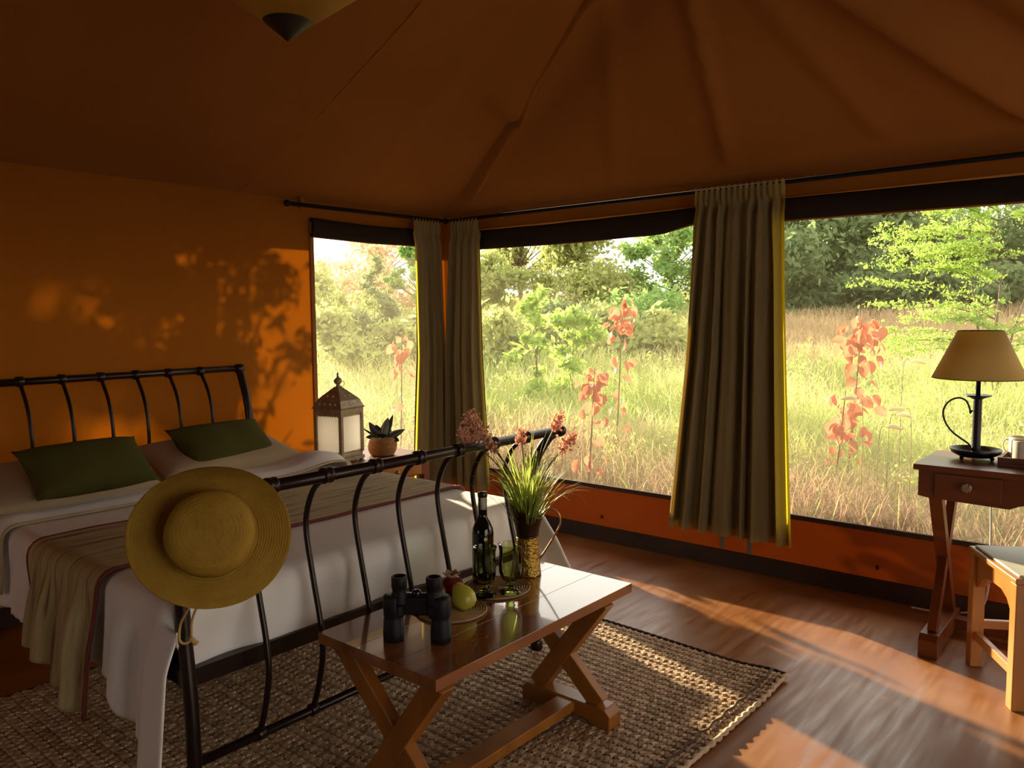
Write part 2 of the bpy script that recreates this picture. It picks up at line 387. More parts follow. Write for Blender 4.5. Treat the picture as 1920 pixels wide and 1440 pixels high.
wb = MB(); panel_x(wb, YF, 2.0, 0, EAVE, XW, 12, 8); panel_x(wb, 3.1, YL, 0, EAVE, XW, 4, 8); panel_x(wb, 2.0, 3.1, 0, .7, XW, 6, 3); panel_x(wb, 2.0, 3.1, 1.6, EAVE, XW, 6, 2); struct(wb.build('wall_back', 'roof'))
W4 = MB().add([(XW-.02, 2.0, .7), (XW-.02, 3.1, .7), (XW-.02, 3.1, 1.6), (XW-.02, 2.0, 1.6)], [(0,1,2,3)])
# skirting of dark canvas along the foot of the walls
MB().box((XR-.03, YF, 0), (XR-.004, YL-.03, .085)).build('baseboard_right', 'skirt')['kind'] = 'structure'
MB().box((XW, YL-.03, 0), (XR-.03, YL-.004, .085)).build('baseboard_left', 'skirt')['kind'] = 'structure'

SR, SLp, XM = .60, .353, .39
fs_ = MB(); o_ = .90                                  # fly sheet over the tent, with its overhanging eave
P = [(XW-.4, YF-.4), (XR+o_, YF-.4), (XR+o_, YL+o_), (XW-.4, YL+o_)]; Q = [(XW, YF), (XR-.10, YF), (XR-.10, YL-.10), (XW, YL-.10)]
fs_.add([(x, y, 1.93) for x, y in P]+[(x, y, 2.16) for x, y in Q], [(0,1,5,4),(1,2,6,5),(2,3,7,6),(3,0,4,7)])
zr = EAVE+SR*(XR-XM)+.16
b0 = len(fs_.v)
fs_.add([(XR-.1, YF, 2.16), (XR-.1, YL-.1, 2.16), (XW, YL-.1, 2.16), (XW, YF, 2.16), (XM, -1.9, zr), (XM, YF, zr)], [(0,1,4,5),(1,2,4),(2,3,5,4),(3,0,5)])
struct(fs_.build('trim_2', 'roof'))
def xh(y): return XR - SLp/SR*(YL-y)
def gline(x, y, x0, y0, x1, y1, w, t0=0., t1=1.):    # soft bump along a line
    dx, dy = x1-x0, y1-y0; L2 = dx*dx+dy*dy; t = ((x-x0)*dx+(y-y0)*dy)/L2
    d = abs((x-x0)*dy-(y-y0)*dx)/math.sqrt(L2)
    return math.exp(-(d/w)**2)*sstep(t0-.12, t0+.12, t)*sstep(t1+.15, t1-.1, t)
def sag_r(x, y):
    e = sstep(3.88, 3.6, x)
    s = .045*math.sin(pi*min(1, max(0, (3.88-x)/3.4)))
    s += .09*gline(x, y, 3.72, 3.48, 3.14, 2.55, .035, .05, 1.05) + .07*gline(x, y, 3.16, 2.62, 2.70, 1.80, .040, .0, 1.3)
    s -= .045*gline(x, y, 3.75, 3.32, 2.80, 1.72, .09, .1, 1.3)
    s += .045*gline(x, y, 3.83, 1.75, 2.94, 1.52, .03, .0, 1.4)
    s += .020*gline(x, y, 3.83, 2.45, 2.75, 1.80, .05, .0, 1.4)
    s += .065*gline(x, y, 3.70, .45, 2.80, 1.12, .05, -.1, 1.5)
    s -= .050*gline(x, y, 3.70, .25, 2.80, .95, .08, -.1, 1.5)
    s += .025*gline(x, y, 3.75, .98, 2.80, 1.30, .05, .0, 1.5)
    s += .008*nz(x*1.5, y*2.2, 1.)
    return s*e
def sag_l(x, y):
    e = sstep(3.85, 3.6, y)
    s = .05*math.sin(pi*min(1, max(0, (3.85-y)/5.)))
    s += .05*gline(x, y, 3.72, 3.75, 2.80, 2.00, .05, .05, 1.3)
    s += .014*gline(x, y, 2.33, 3.76, 2.12, 2.0, .03, .0, 1.6)
    s += .012*gline(x, y, 3.0, 3.70, 2.55, 2.2, .06, .0, 1.5)
    s += .008*nz(x*1.5, y*2.2, 7.)
    return s*e
ce = MB()
ce.grid(lambda u, v: (lambda y: (lambda x: (x, y, EAVE+SR*(XR-x)-sag_r(x, y)))(max(xh(y), XM)+(XR-max(xh(y), XM))*u))(YF+(YL-.001-YF)*v), 110, 170, True)
def lf(u, v):
    y = max(-2.05, YF)+(YL-max(-2.05, YF))*v; x1 = xh(y); x0 = 2*XM-x1; x = x0+(x1-x0)*u
    s = sag_l(x, y) + .5*(sag_r(x1, y)-sag_l(x1, y))*0
    k = sstep(.93, 1., u)
    s = s*(1-k)+sag_r(x1, y)*k
    return (x, y, EAVE+SLp*(YL-y)-s)
ce.grid(lf, 150, 110)
ce.grid(lambda u, v: (lambda y: (lambda x: (x, y, EAVE+SR*(x-XW)))(XW+(min(2*XM-xh(y), XM)-XW)*u))(YF+(YL-YF)*v), 20, 20)
cei = struct(ce.build('ceiling', 'roof', smooth=True))
def zl(x, y): return EAVE+SLp*(YL-y)-sag_l(x, y)
sm = MB()
pts = [(2.335, 3.80), (2.31, 3.3), (2.23, 2.75), (2.17, 2.34), (2.09, 1.9)]
sm.tube([(x, y, zl(x, y)-.001) for x, y in pts], .002, 6); sm.build('seam', 'roof', cei)

# fly screens in the openings
def screen(n, mb, m='screen'):
    o = mb.build('window_%d' % n, m); struct(o); return o
s1 = screen(1, MB().add([(WX0, YL+.02, SILL), (WX1, YL+.02, SILL), (WX1, YL+.02, TOPW), (WX0, YL+.02, TOPW)], [(0,1,2,3)]))
MB().box((WX0-.012, YL-.012, SILL), (WX0+.012, YL+.01, TOPW)).build('border', 'blindedge', s1)
s2 = screen(2, MB().add([(XR+.02, W2[0], SILL), (XR+.02, W2[1], SILL), (XR+.02, W2[1], TOPW), (XR+.02, W2[0], TOPW)], [(0,1,2,3)]))
struct(W4.build('window_4', 'screen'))
s3 = screen(3, MB().add([(XR+.02, W3[0], SILL), (XR+.02, W3[1], SILL), (XR+.02, W3[1], TOPW), (XR+.02, W3[0], TOPW)], [(0,1,2,3)]))

# rolled-up canvas blinds at the heads of the openings
def roll_x(x0, x1, y, zt, zb):
    return MB().grid(lambda u, v: (x0+u*(x1-x0), y+.024*math.cos(2*pi*v), (zt+zb)/2+(zt-zb)/2*math.sin(2*pi*v)*(1+.05*nz(u*7, v*2))-.008*math.sin(pi*u)), 24, 14)
def roll_y(y0, y1, x, zt, zb, up_end=False):
    def f(u, v):
        lift = .045*sstep(.16, .0, u) if up_end else 0
        zb_ = zb+lift
        return (x+.024*math.cos(2*pi*v), y0+u*(y1-y0), (zt+zb_)/2+(zt-zb_)/2*math.sin(2*pi*v)*(1+.04*nz(u*9, v*2, 4))-.008*math.sin(pi*u))
    return MB().grid(f, 40, 14)
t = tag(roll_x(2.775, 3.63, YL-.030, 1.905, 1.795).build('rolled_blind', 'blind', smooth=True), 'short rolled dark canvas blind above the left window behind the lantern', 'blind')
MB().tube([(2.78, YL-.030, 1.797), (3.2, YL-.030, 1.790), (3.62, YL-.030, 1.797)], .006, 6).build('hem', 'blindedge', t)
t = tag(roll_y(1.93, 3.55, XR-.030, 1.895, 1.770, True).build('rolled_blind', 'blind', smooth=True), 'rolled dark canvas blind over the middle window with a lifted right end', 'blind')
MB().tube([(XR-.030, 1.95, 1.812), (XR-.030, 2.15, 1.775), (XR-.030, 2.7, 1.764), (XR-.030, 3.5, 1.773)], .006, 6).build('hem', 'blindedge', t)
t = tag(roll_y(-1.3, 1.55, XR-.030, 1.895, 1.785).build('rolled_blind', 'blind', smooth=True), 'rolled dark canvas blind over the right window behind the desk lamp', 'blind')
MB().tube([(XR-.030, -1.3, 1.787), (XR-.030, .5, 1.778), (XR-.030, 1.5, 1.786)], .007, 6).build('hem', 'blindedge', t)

# curtain rods
def rod(a, b, label, brackets):
    m = Vector(a).lerp(Vector(b), .5)
    t = thing('curtain_rod', (m.x, m.y, min(a[2], b[2])), label, 'curtain rod')
    MB().tube([a, b], .011, 10).build('pole', 'rod', t, smooth=True)
    d = (Vector(a)-Vector(b)).normalized()
    MB().ball(Vector(a)+d*.012, .019, 10, 7).build('finial', 'rod', t, smooth=True)
    for p in brackets: MB().box((p[0]-.012, p[1]-.012, p[2]-.02), (p[0]+.012, p[1]+.012, p[2]+.045)).build('bracket', 'roof', t, bevel=.003)
    return t
rod((2.60, YL-.072, 1.962), (3.79, YL-.072, 1.972), 'short dark curtain rod with bracket on the left wall', [(2.70, YL-.045, 1.963)])
rod((XR-.072, 3.75, 1.968), (XR-.072, -1.6, 1.958), 'long dark curtain rod along the right canvas wall', [(XR-.045, 3.3, 1.967), (XR-.045, .2, 1.96)])

# ------------------------------------------------------------------ curtains
def curtain(t0, t1, m0, m1, b0, b1, ztop, zbot, nrm, k, amp, seed, label, lining=(0, 1)):
    n = Vector(nrm)
    def pos(u, v):
        e0 = Vector(t0).lerp(Vector(m0), v*2) if v < .5 else Vector(m0).lerp(Vector(b0), v*2-1)
        e1 = Vector(t1).lerp(Vector(m1), v*2) if v < .5 else Vector(m1).lerp(Vector(b1), v*2-1)
        w = u + .018*math.sin(2*pi*k*u*.5+seed)*sstep(0, .3, v)
        p = e0.lerp(e1, min(1, max(0, w)))
        z = ztop+(zbot-ztop)*v
        ph = 2*pi*k*(u+.075*nz(u*4.3, seed)) + .6*nz(v*1.4, u*3, seed)
        f = math.sin(ph)+.35*math.sin(2.3*ph+seed)
        a = amp*(.45+.55*sstep(.05, .6, v))*(.75+.60*nz(u*5, seed, 2))
        hd = sstep(.055, .03, v)
        f2 = math.sin(2*pi*k*2.2*u+seed)*.6
        d = a*(f*(1-hd)+f2*hd*.7) - .012*sstep(.03, .05, v)*sstep(.08, .06, v)
        zz = z + (.012*math.sin(2*pi*k*2.2*u+1)*(1-sstep(0, .02, v)))
        return p + n*d, zz
    def f(u, v):
        p, z = pos(u, v); return (p.x, p.y, z)
    o = MB().grid(f, 150, 60).build('curtain', 'curtain', smooth=True)
    tag(o, label, 'curtain')
    l0, l1 = lining
    def g(u, v):
        p, z = pos(l0+(l1-l0)*u, .012+.968*v); p = p - n*.014; return (p.x, p.y, z)
    MB().grid(g, 90, 24).build('lining', 'lining', o, smooth=True)
    return o
yc = YL-.105
curtain((3.50, yc, 0), (3.74, yc, 0), (3.50, yc, 0), (3.775, yc, 0), (3.44, yc, 0), (3.78, yc, 0), 1.955, .20, (0, -1, 0), 4, .026, 1.3,
        'narrow olive curtain on the left wall, beside the potted plant', (.10, 1))
xc = XR-.105
curtain((xc, 3.70, 0), (xc, 3.44, 0), (xc, 3.745, 0), (xc, 3.43, 0), (xc, 3.77, 0), (xc, 3.37, 0), 1.955, .20, (-1, 0, 0), 4, .03, 4.1,
        'narrow olive curtain on the right wall, next to the tent corner', (0, .97))
c3 = curtain((xc, 1.925, 0), (xc, 1.46, 0), (xc, 1.98, 0), (xc, 1.42, 0), (xc, 2.075, 0), (xc, 1.375, 0), 1.965, .19, (-1, 0, 0), 7, .036, 2.2,
        'wide olive curtain hanging between the middle and right windows', (0, .86))
for yy in (1.77, 1.62):
    MB().box((XR-.07, yy-.012, .11), (XR-.064, yy+.012, .24)).build('tie_strap', 'lining', c3)

# ------------------------------------------------------------------ bed
BARX = [1.157, 1.334, 1.512, 1.689, 1.866, 2.040, 2.217]
PROF = [(1.800, .878), (1.828, .866), (1.866, .832), (1.897, .766), (1.901, .70), (1.876, .58), (1.846, .45), (1.840, .36), (1.866, .25), (1.893, .185)]
bed = thing('bed', (1.67, 2.85, 0), 'dark iron sleigh bed with curved bars at head and foot', 'bed')
MB().tube([(.93, 1.80, .885), (2.435, 1.80, .889)], .0165, 14).build('foot_rail', 'iron', bed, smooth=True)
for x in (.935, 2.43): MB().lathe([(.004, -.018), (.020, -.016), (.024, 0), (.020, .016), (.004, .018)], (x, 1.8, .887), 14, (1, 0, 0)).build('end_cap', 'iron', bed, smooth=True)
for x in BARX:
    b = MB().tube(cr([(x, y, z) for y, z in PROF], 5), .0085, 8).build('foot_bar', 'iron', bed, smooth=True)
    MB().lathe([(.0165, -.016), (.023, -.014), (.023, -.006), (.020, 0), (.023, .006), (.023, .014), (.0165, .016)], (x, 1.8, .887), 14, (1, 0, 0)).build('collar', 'iron', b, smooth=True)
    MB().lathe([(.013, -.014), (.018, -.012), (.018, .012), (.013, .014)], (x, 1.893, .178), 12, (1, 0, 0)).build('collar', 'iron', b, smooth=True)
MB().tube([(.965, 1.893, .176), (2.385, 1.893, .176)], .0125, 12).build('lower_foot_rail', 'iron', bed, smooth=True)
for x in (.962, 2.388):
    pts = cr([(x, 1.80, .88), (x, 1.83, .855), (x, 1.885, .77), (x, 1.915, .66), (x, 1.910, .52), (x, 1.892, .35), (x, 1.887, .2), (x, 1.887, .035)], 5)
    p = MB().tube(pts, .0185, 12).build('foot_post', 'iron', bed, smooth=True)
    MB().lathe([(.021, .0), (.024, .004), (.024, .035), (.019, .045)], (x, 1.887, .009), 14).build('foot_cap', 'iron', p, smooth=True)
# headboard
HBX = [1.068, 1.232, 1.400, 1.567, 1.729, 1.890, 2.056]; HY = 3.80
MB().tube([(.86, HY, 1.062), (2.285, HY, 1.068)], .0165, 12).build('head_rail', 'iron', bed, smooth=True)
HP = [(HY, 1.058), (3.778, 1.035), (3.735, .975), (3.705, .90), (3.692, .80), (3.700, .68), (3.725, .55), (3.745, .40)]
for x in HBX:
    b = MB().tube(cr([(x, y, z) for y, z in HP], 4), .0085, 8).build('head_bar', 'iron', bed, smooth=True)
    MB().lathe([(.0165, -.016), (.023, -.014), (.023, .014), (.0165, .016)], (x, HY, 1.065), 12, (1, 0, 0)).build('collar', 'iron', b, smooth=True)
for x in (.885, 2.275):
    p = MB().tube(cr([(x, HY, 1.06), (x, 3.772, 1.0), (x, 3.735, .90), (x, 3.715, .75), (x, 3.75, .4), (x, 3.75, .01)], 4), .020, 12).build('head_post', 'iron', bed, smooth=True)
    MB().lathe([(.004, -.022), (.024, -.018), (.026, .0), (.024, .018), (.004, .022)], (x, HY, 1.066), 12, (1, 0, 0)).build('end_cap', 'iron', p, smooth=True)
MB().tube([(.885, 3.745, .42), (2.275, 3.745, .42)], .0125, 10).build('lower_head_rail', 'iron', bed, smooth=True)
for x in (.992, 2.345): MB().box((x-.018, 1.957, .36), (x+.018, 3.735, .415)).build('side_rail', 'rod', bed)
MB().box((.962, 1.925, .365), (2.388, 1.955, .412)).build('front_rail', 'iron', bed)
sl_ = MB()
for i in range(14): sl_.box((.97, 2.02+i*.125, .40), (2.35, 2.09+i*.125, .412))
so_ = sl_.build('slat', 'wood', bed); so_['kind'] = 'stuff'

def rbox(x0, x1, y0, y1, z0, z1, r, n=5):
    mb = MB()
    def f(u, v):
        a = 2*pi*u; th = pi*v-pi/2
        sx = math.copysign(abs(math.cos(a))**.22, math.cos(a)); sy = math.copysign(abs(math.sin(a))**.22, math.sin(a))
        ce_ = abs(math.cos(th))**.22; sz = math.copysign(abs(math.sin(th))**.3, math.sin(th))
        return ((x0+x1)/2+(x1-x0)/2*sx*ce_, (y0+y1)/2+(y1-y0)/2*sy*ce_, (z0+z1)/2+(z1-z0)/2*sz)
    return mb.grid(f, 48, 16)
tag(rbox(.965, 2.385, 1.96, 3.70, .413, .580, .05).build('mattress', 'sheet', smooth=True), 'thick white mattress lying on the iron bed under the bedspread', 'mattress')

# bedspread: top, short front drop, side drops; extends past the left edge and hangs in folds
BX0, BX1, BYF, BYH, BZ = .935, 2.415, 1.945, 3.45, .600
def fold(y, k, s): return math.sin(k*y+s)+.5*math.sin(k*2.1*y+1.7*s)+.28*math.sin(k*3.7*y+.9)
def side_profile(d, x_edge, sgn, y, flare, famp, r=.05):
    # d metres beyond the top edge, going round a rounded corner and then hanging
    if d <= 0: return x_edge+sgn*d, BZ
    L = r*pi/2
    if d < L:
        a = d/r; return x_edge+sgn*r*math.sin(a), BZ-r*(1-math.cos(a))
    h = d-L
    w = sstep(0, .12, h)
    return x_edge+sgn*(r+flare*h+famp*w*fold(y, 26, .7)), BZ-r-h
def spread(u, v):
    y = BYH+(BYF+.04-BYH)*min(1, v/.9) if v < .9 else BYF+.04
    ex0, ex1 = BX0+.05, BX1-.05
    foot = sstep(2.35, 1.98, y)
    dl = .30+.16*foot; dr = .34
    tot = dl+(ex1-ex0)+dr; s = u*tot-dl
    if s < 0: x, z = side_profile(-s, ex0, -1, y, .10, .012+.012*foot)
    elif s > ex1-ex0: x, z = side_profile(s-(ex1-ex0), ex1, 1, y, .30+.35*foot, .012)
    else: x, z = ex0+s, BZ
    z += .006*nz(x*4, y*4)*(1 if z > .57 else 0)
    if v >= .9:                                       # front drop
        h = (v-.9)/.1*.235
        r = .05; L = r*pi/2
        if h < L: dy, dz = r*math.sin(h/r), r*(1-math.cos(h/r))
        else: dy, dz = r-.012*sstep(0, .1, h-L)+.009*fold(x, 10, .3)*sstep(0, .1, h-L), r+h-L
        mid = 1 if 0 <= s <= ex1-ex0 else 0
        if mid: return (x, y-dy, z-dz)
        k = min(1, abs(s if s < 0 else s-(ex1-ex0))/.08)
        y2 = y-dy*(1-k)-k*.115*(v-.9)/.1
        return (x-(.012 if s < 0 else 0)*k, y2, z-dz*(1-k)*.9)
    if y < BYF+.1 and 0 <= s <= ex1-ex0: z -= 0
    return (x, y, z)
bs = MB().grid(spread, 150, 90).build('bedspread', 'sheet', smooth=True, solid=.006)
tag(bs, 'white cotton bedspread with a long flap hanging by the left bed foot', 'bedspread')
# folded-back upper sheet and duvet roll towards the pillows
def upper(u, v):
    y = 3.70-(3.70-3.08)*v
    ex0, ex1 = BX0+.04, BX1-.04; dl = .26; tot = dl+(ex1-ex0)+.22; s = u*tot-dl
    if s < 0: x, z = side_profile(-s, ex0, -1, y, .10, .01)
    elif s > ex1-ex0: x, z = side_profile(s-(ex1-ex0), ex1, 1, y, .25, .01)
    else: x, z = ex0+s, BZ
    lift = .030*sstep(1, .9, v)*sstep(0, .1, v)
    bul = .05*math.exp(-((x-2.32)/.14)**2-((y-3.20)/.16)**2)
    return (x-(.012 if s < 0 else 0)+(.012 if s > ex1-ex0 else 0), y, z+.008+lift*(.6+.4*nz(x*3, y*5, 2))+bul)
us = MB().grid(upper, 110, 30).build('top_sheet', 'sheet', smooth=True, solid=.006)
tag(us, 'white sheet folded back below the pillows with beige piping', 'sheet')
def edge(u):
    p = upper(u, 1.0); return (p[0], p[1]-.004, p[2]+.004)
MB().tube([edge(i/80) for i in range(81)], .006, 6).build('piping', 'piping', us, smooth=True)

# runner across the bed
RY0, RY1 = 2.31, 2.83
def runner(u, v):
    y = RY0+(RY1-RY0)*v
    ex0, ex1 = BX0+.045, BX1-.045; dl = .44-.10*sstep(2.35, 2.8, y)+.01*nz(y*9); dr = .25
    tot = dl+(ex1-ex0)+dr; s = u*tot-dl
    if s < 0:
        x, z = side_profile(-s, BX0+.05, -1, y, .10, .012+.012*sstep(2.35, 1.98, y))
        x -= .022+.012*sstep(.05, .3, -s)*(1+math.sin(55*y)); yy = y+.03*(-s)*(v-.5)
    elif s > ex1-ex0:
        x, z = side_profile(s-(ex1-ex0), ex1, 1, y, .3, .01); x += .014; yy = y
    else: x, z, yy = ex0+s, BZ, y
    return (x, yy, z+.010+.004*nz(x*5, y*7, 5))
ru = MB().grid(runner, 170, 40).build('bed_runner', 'runner', smooth=True, solid=.004)
tag(ru, 'beige crinkled bed runner with dark red piping across the bed', 'bed runner')
for v in (0., 1.):
    MB().tube([runner(i/90, v) for i in range(91)], .006, 6).build('piping', 'redpipe', ru, smooth=True)

# pillows and cushions
def cushion(c, sx, sy, th, rx, rz, name, m, pipe=None, sag=0.):
    cr_, sr = math.cos(rx), math.sin(rx); cz, sz = math.cos(rz), math.sin(rz)
    def tf(p):
        x, y, z = p; y, z = y*cr_-z*sr, y*sr+z*cr_; x, y = x*cz-y*sz, x*sz+y*cz
        return (c[0]+x, c[1]+y, c[2]+z)
    def f(sgn):
        def g(u, v):
            a, b = 2*u-1, 2*v-1
            pin = 1-.10*(1-a*a)*(abs(b)**6)-0; pin2 = 1-.09*(1-b*b)*(abs(a)**6)
            h = th*((1-abs(a)**2.6)*(1-abs(b)**2.6))**.55*(1+.10*nz(a*2, b*2, c[0]*5))
            return tf((a*sx*pin2, b*sy*pin, sgn*h))
        return g
    mb = MB().grid(f(1), 26, 18).grid(f(-1), 26, 18, True)
    return mb.build(name, m, smooth=True)
tag(cushion((1.22, 3.40, .685), .34, .22, .070, R(12), R(3), 'pillow', 'pillow'), 'white bed pillow lying under the left green cushion', 'pillow')
tag(cushion((1.96, 3.47, .685), .36, .22, .066, R(12), R(-2), 'pillow', 'pillow'), 'white bed pillow lying under the right green cushion', 'pillow')
tag(cushion((1.285, 3.26, .752), .240, .128, .070, R(40), R(4), 'green_cushion', 'green'), 'left dark green cushion, lower and nearer the hat', 'cushion')
tag(cushion((1.965, 3.42, .735), .245, .140, .070, R(40), R(4), 'green_cushion', 'green'), 'right dark green cushion, leaning below the headboard end', 'cushion')

# ------------------------------------------------------------------ straw hat on the left foot post
hc = Vector((.925, 1.690, .826)); ha = Vector((-.55, -.78, .32)).normalized()
hs = Vector((0, 0, 1)).cross(ha).normalized(); ht = ha.cross(hs)
hat = thing('straw_hat', tuple(hc), 'wide-brimmed straw sun hat hung over the left end of the footboard', 'hat')
def hp(a, r, h): return hc + (hs*math.cos(a)+ht*math.sin(a))*r + ha*h
def brim(u, v):
    a = 2*pi*u; r = .094+(.172-.094)*v
    w = v*v*(.030*math.sin(2*a+1.2)+.020*math.sin(a-2.3)+.010*math.sin(3*a+.5)) - .012*v + .006*math.sin(v*pi)
    r2 = r*(1+.035*math.cos(2*a+.4)*v) + .0004*math.sin(v*90)
    return hp(a, r2, w+.0009*math.sin(v*2*pi*14))
MB().grid(brim, 72, 56).build('brim', 'straw', hat, smooth=True, solid=.003)
def crown(u, v):
    a = 2*pi*u; k = .97-.97*v
    r = .098*math.sin(min(1, 1.02-v**1.6)*pi/2)**.75 if v < 1 else 0
    h = .105*math.sin(v*pi/2)**.85
    return hp(a, r*(1+.03*math.cos(a-.5)), h-.004+.0008*math.sin(v*2*pi*16))
MB().grid(crown, 56, 50).build('crown', 'straw', hat, smooth=True)
MB().tube([hp(2*pi*i/48, .1, .006) for i in range(49)], .0035, 6, False).build('band', 'straw', hat, smooth=True)
cd0 = [(.905, 1.75, .66), (.915, 1.80, .62), (.920, 1.845, .575), (.918, 1.85, .535), (.930, 1.848, .522), (.945, 1.845, .53), (.950, 1.845, .575), (.945, 1.80, .63), (.93, 1.75, .66)]
MB().tube(cr(cd0, 5), .0035, 6).build('chin_cord', 'cord', hat, smooth=True)
MB().tube([(.942, 1.843, .535), (.957, 1.842, .515)], [.006, .008], 6).build('cord_knot', 'cord', hat, smooth=True)

# ------------------------------------------------------------------ woven palm rug
RX0, RX1, RYN, RYFA = .15, 2.80, 1.06, 3.10
rug = thing('woven_rug', (1.5, 2.0, 0), 'large woven palm-leaf mat under the bed and coffee table', 'rug')
SW = .140
nst = int((RX1-RX0)/SW)
def rugz(x, y): return .004+.012*math.exp(-((x-2.76)/.10)**2-((y-1.08)/.09)**2)+.002*nz(x*2, y*2)
def skew(x, y): return (x-.035*sstep(1.9, 1.06, y)*sstep(1.5, 2.75, x)+.03*sstep(1.9, 3, y)*sstep(1.5, 2.75, x), y-.05*(1-(x-RX0)/(RX1-RX0))*0-.03*sstep(1., 2.7, x))
for i in range(nst):
    x0 = RX1-(i+1)*SW
    V = []; F = []
    MBs = MB()
    rows = int((RYFA-RYN)/.0155)
    for j in range(rows):
        for k in range(4):
            cx_ = x0+(k+.5)*SW/4; cy_ = RYN+(j+.5)*.0155
            t_ = (-1)**k*R(24)+random.uniform(-.07, .07)
            l, w = .0180*random.uniform(.94, 1.05), .0082*random.uniform(.92, 1.06)
            c_, s_ = math.cos(t_), math.sin(t_); X, Y = skew(cx_, cy_); zb = rugz(X, Y); hh = .0060+random.uniform(0, .0016)
            b = len(V)
            for q, (kk, zz) in enumerate(((1, 0), (.66, hh))):
                for a, d in ((-1,-1),(1,-1),(1,1),(-1,1)):
                    px, py = a*l*kk, d*w*kk
                    V.append((X+px*c_-py*s_, Y+px*s_+py*c_, zb+zz+(.0018*a*(-1)**(j+k) if zz else 0)))
            F += [(b+4,b+5,b+6,b+7),(b,b+1,b+5,b+4),(b+1,b+2,b+6,b+5),(b+2,b+3,b+7,b+6),(b+3,b,b+4,b+7)]
    MBs.v = V; MBs.f = F
    MBs.build('woven_strip', 'weave', rug)
MB().grid(lambda u, v: (lambda p: (p[0], p[1], rugz(*p)+.001))(skew(RX0-.005+u*(RX1-RX0+.008), RYN-.004+v*(RYFA-RYN+.008))), 60, 50).build('backing', 'weavedark', rug)
eg = []
for i in range(200):
    u = i/199; x = RX0+u*(RX1-RX0); p = skew(x, RYN+.045); eg.append((p[0], p[1]+.004*math.sin(i*.9), rugz(*p)+.012))
MB().tube(eg, .0045, 6).build('edge_cord', 'twig', rug, smooth=True)
eg = []
for i in range(260):
    u = i/259; y = RYN+u*(RYFA-RYN); p = skew(RX1+.004, y); eg.append((p[0]+.003*math.sin(i*1.7), p[1], rugz(*p)+.006))
MB().tube(eg, .006, 6).build('edge_binding', 'weavedark', rug, smooth=True)
eg = []
for i in range(260):
    u = i/259; p = skew(RX0+u*(RX1-RX0), RYN-.004); eg.append((p[0], p[1]+.003*math.sin(i*1.5), rugz(*p)+.006))
MB().tube(eg, [.008+.002*math.sin(i*1.3) for i in range(260)], 6).build('rolled_edge', 'weave', rug, smooth=True)

# ------------------------------------------------------------------ coffee table
RZ = .012
ct = thing('coffee_table', (1.735, 1.56, RZ), 'low polished wooden table with X-shaped legs at the bed foot', 'table')
PY = [1.328, 1.482, 1.637, 1.795]
for i in range(3):
    MB().box((1.288, PY[i]+.0002, .420), (2.188, PY[i+1]-.0002, .450)).build('table_plank', 'table', ct, bevel=.0008)
for x in (2.066, 1.338):
    MB().beam((x, 1.358, .422), (x, 1.618, .075), .060, .050, (1, 0, 0)).build('crossed_leg', 'wood', ct, bevel=.003)
    MB().beam((x-.004, 1.740, .422), (x-.004, 1.368, .075), .060, .036, (1, 0, 0)).build('crossed_leg', 'wood', ct, bevel=.003)
    pr = [(1.315, RZ), (1.385, RZ), (1.40, RZ+.012), (1.58, RZ+.012), (1.595, RZ), (1.67, RZ), (1.67, .055), (1.65, .075), (1.335, .075), (1.315, .055)]
    MB().prism(pr, 'x', x-.034, x+.034).build('foot_rail', 'wood', ct, bevel=.003)
MB().box((1.370, 1.450, .036), (2.034, 1.518, .070)).build('stretcher', 'wood', ct, bevel=.003)
for x in (1.338, 2.066): MB().box((x-.022, 1.345, .398), (x+.022, 1.77, .420)).build('top_batten', 'wood', ct, bevel=.002)

TZ = .4502
def coaster(cx_, cy_, r, label):
    mb = MB().lathe([(r, 0), (r, .003), (.001, .003)], (cx_, cy_, TZ), 32)
    o = mb.build('coaster', 'twig'); tag(o, label, 'coaster', 'coiled coasters on the coffee table')
    n = int(r/.0075); pts = []
    for i in range(n*24):
        a = 2*pi*i/24; q = r*(i/(n*24)); pts.append((cx_+q*math.cos(a), cy_+q*math.sin(a), TZ+.0045))
    MB().tube(pts, .0033, 5).build('coil', 'coaster', o, smooth=True)
coaster(1.640, 1.622, .108, 'round coiled grass coaster under the pear, behind the binoculars')
coaster(1.868, 1.645, .112, 'round coiled grass coaster under the bottle and green goblets')
CZ = TZ+.008
# fruit
pa = Vector((-.22, .50, .84)).normalized()
pe = thing('pear', (1.655, 1.580, CZ), 'yellow-green pear with neck leaning back on the left coaster', 'pear')
MB().lathe([(.004, -.034), (.018, -.032), (.030, -.022), (.0355, -.005), (.0345, .008), (.029, .022), (.021, .034), (.015, .043), (.009, .048), (.001, .049)], (1.655, 1.580, CZ+.035), 22, pa).build('flesh', 'pear', pe, smooth=True)
e0 = Vector((1.655, 1.580, CZ+.035))+pa*.048
MB().tube([e0, e0+pa*.012+Vector((.004, 0, 0))], .0015, 6).build('stalk', 'twig', pe)
po = thing('pomegranate', (1.712, 1.688, CZ), 'dark red pomegranate with open grey crown behind the pear', 'pomegranate')
MB().lathe([(.010, .0), (.026, .006), (.036, .022), (.0375, .036), (.033, .052), (.022, .062), (.014, .065)], (1.712, 1.688, CZ), 22).build('skin', 'pome', po, smooth=True)
MB().grid(lambda u, v: (1.712+(.012+.013*v+.003*math.sin(6*2*pi*u)*v)*math.cos(2*pi*u), 1.688+(.012+.013*v+.003*math.sin(12*pi*u)*v)*math.sin(2*pi*u), CZ+.062+.013*v*(1+.25*math.sin(12*pi*u))), 36, 4).build('calyx', 'calyx', po, smooth=True, solid=.003)
ap = thing('plum', (1.648, 1.690, CZ), 'small dark red plum between the binoculars and pomegranate', 'plum')
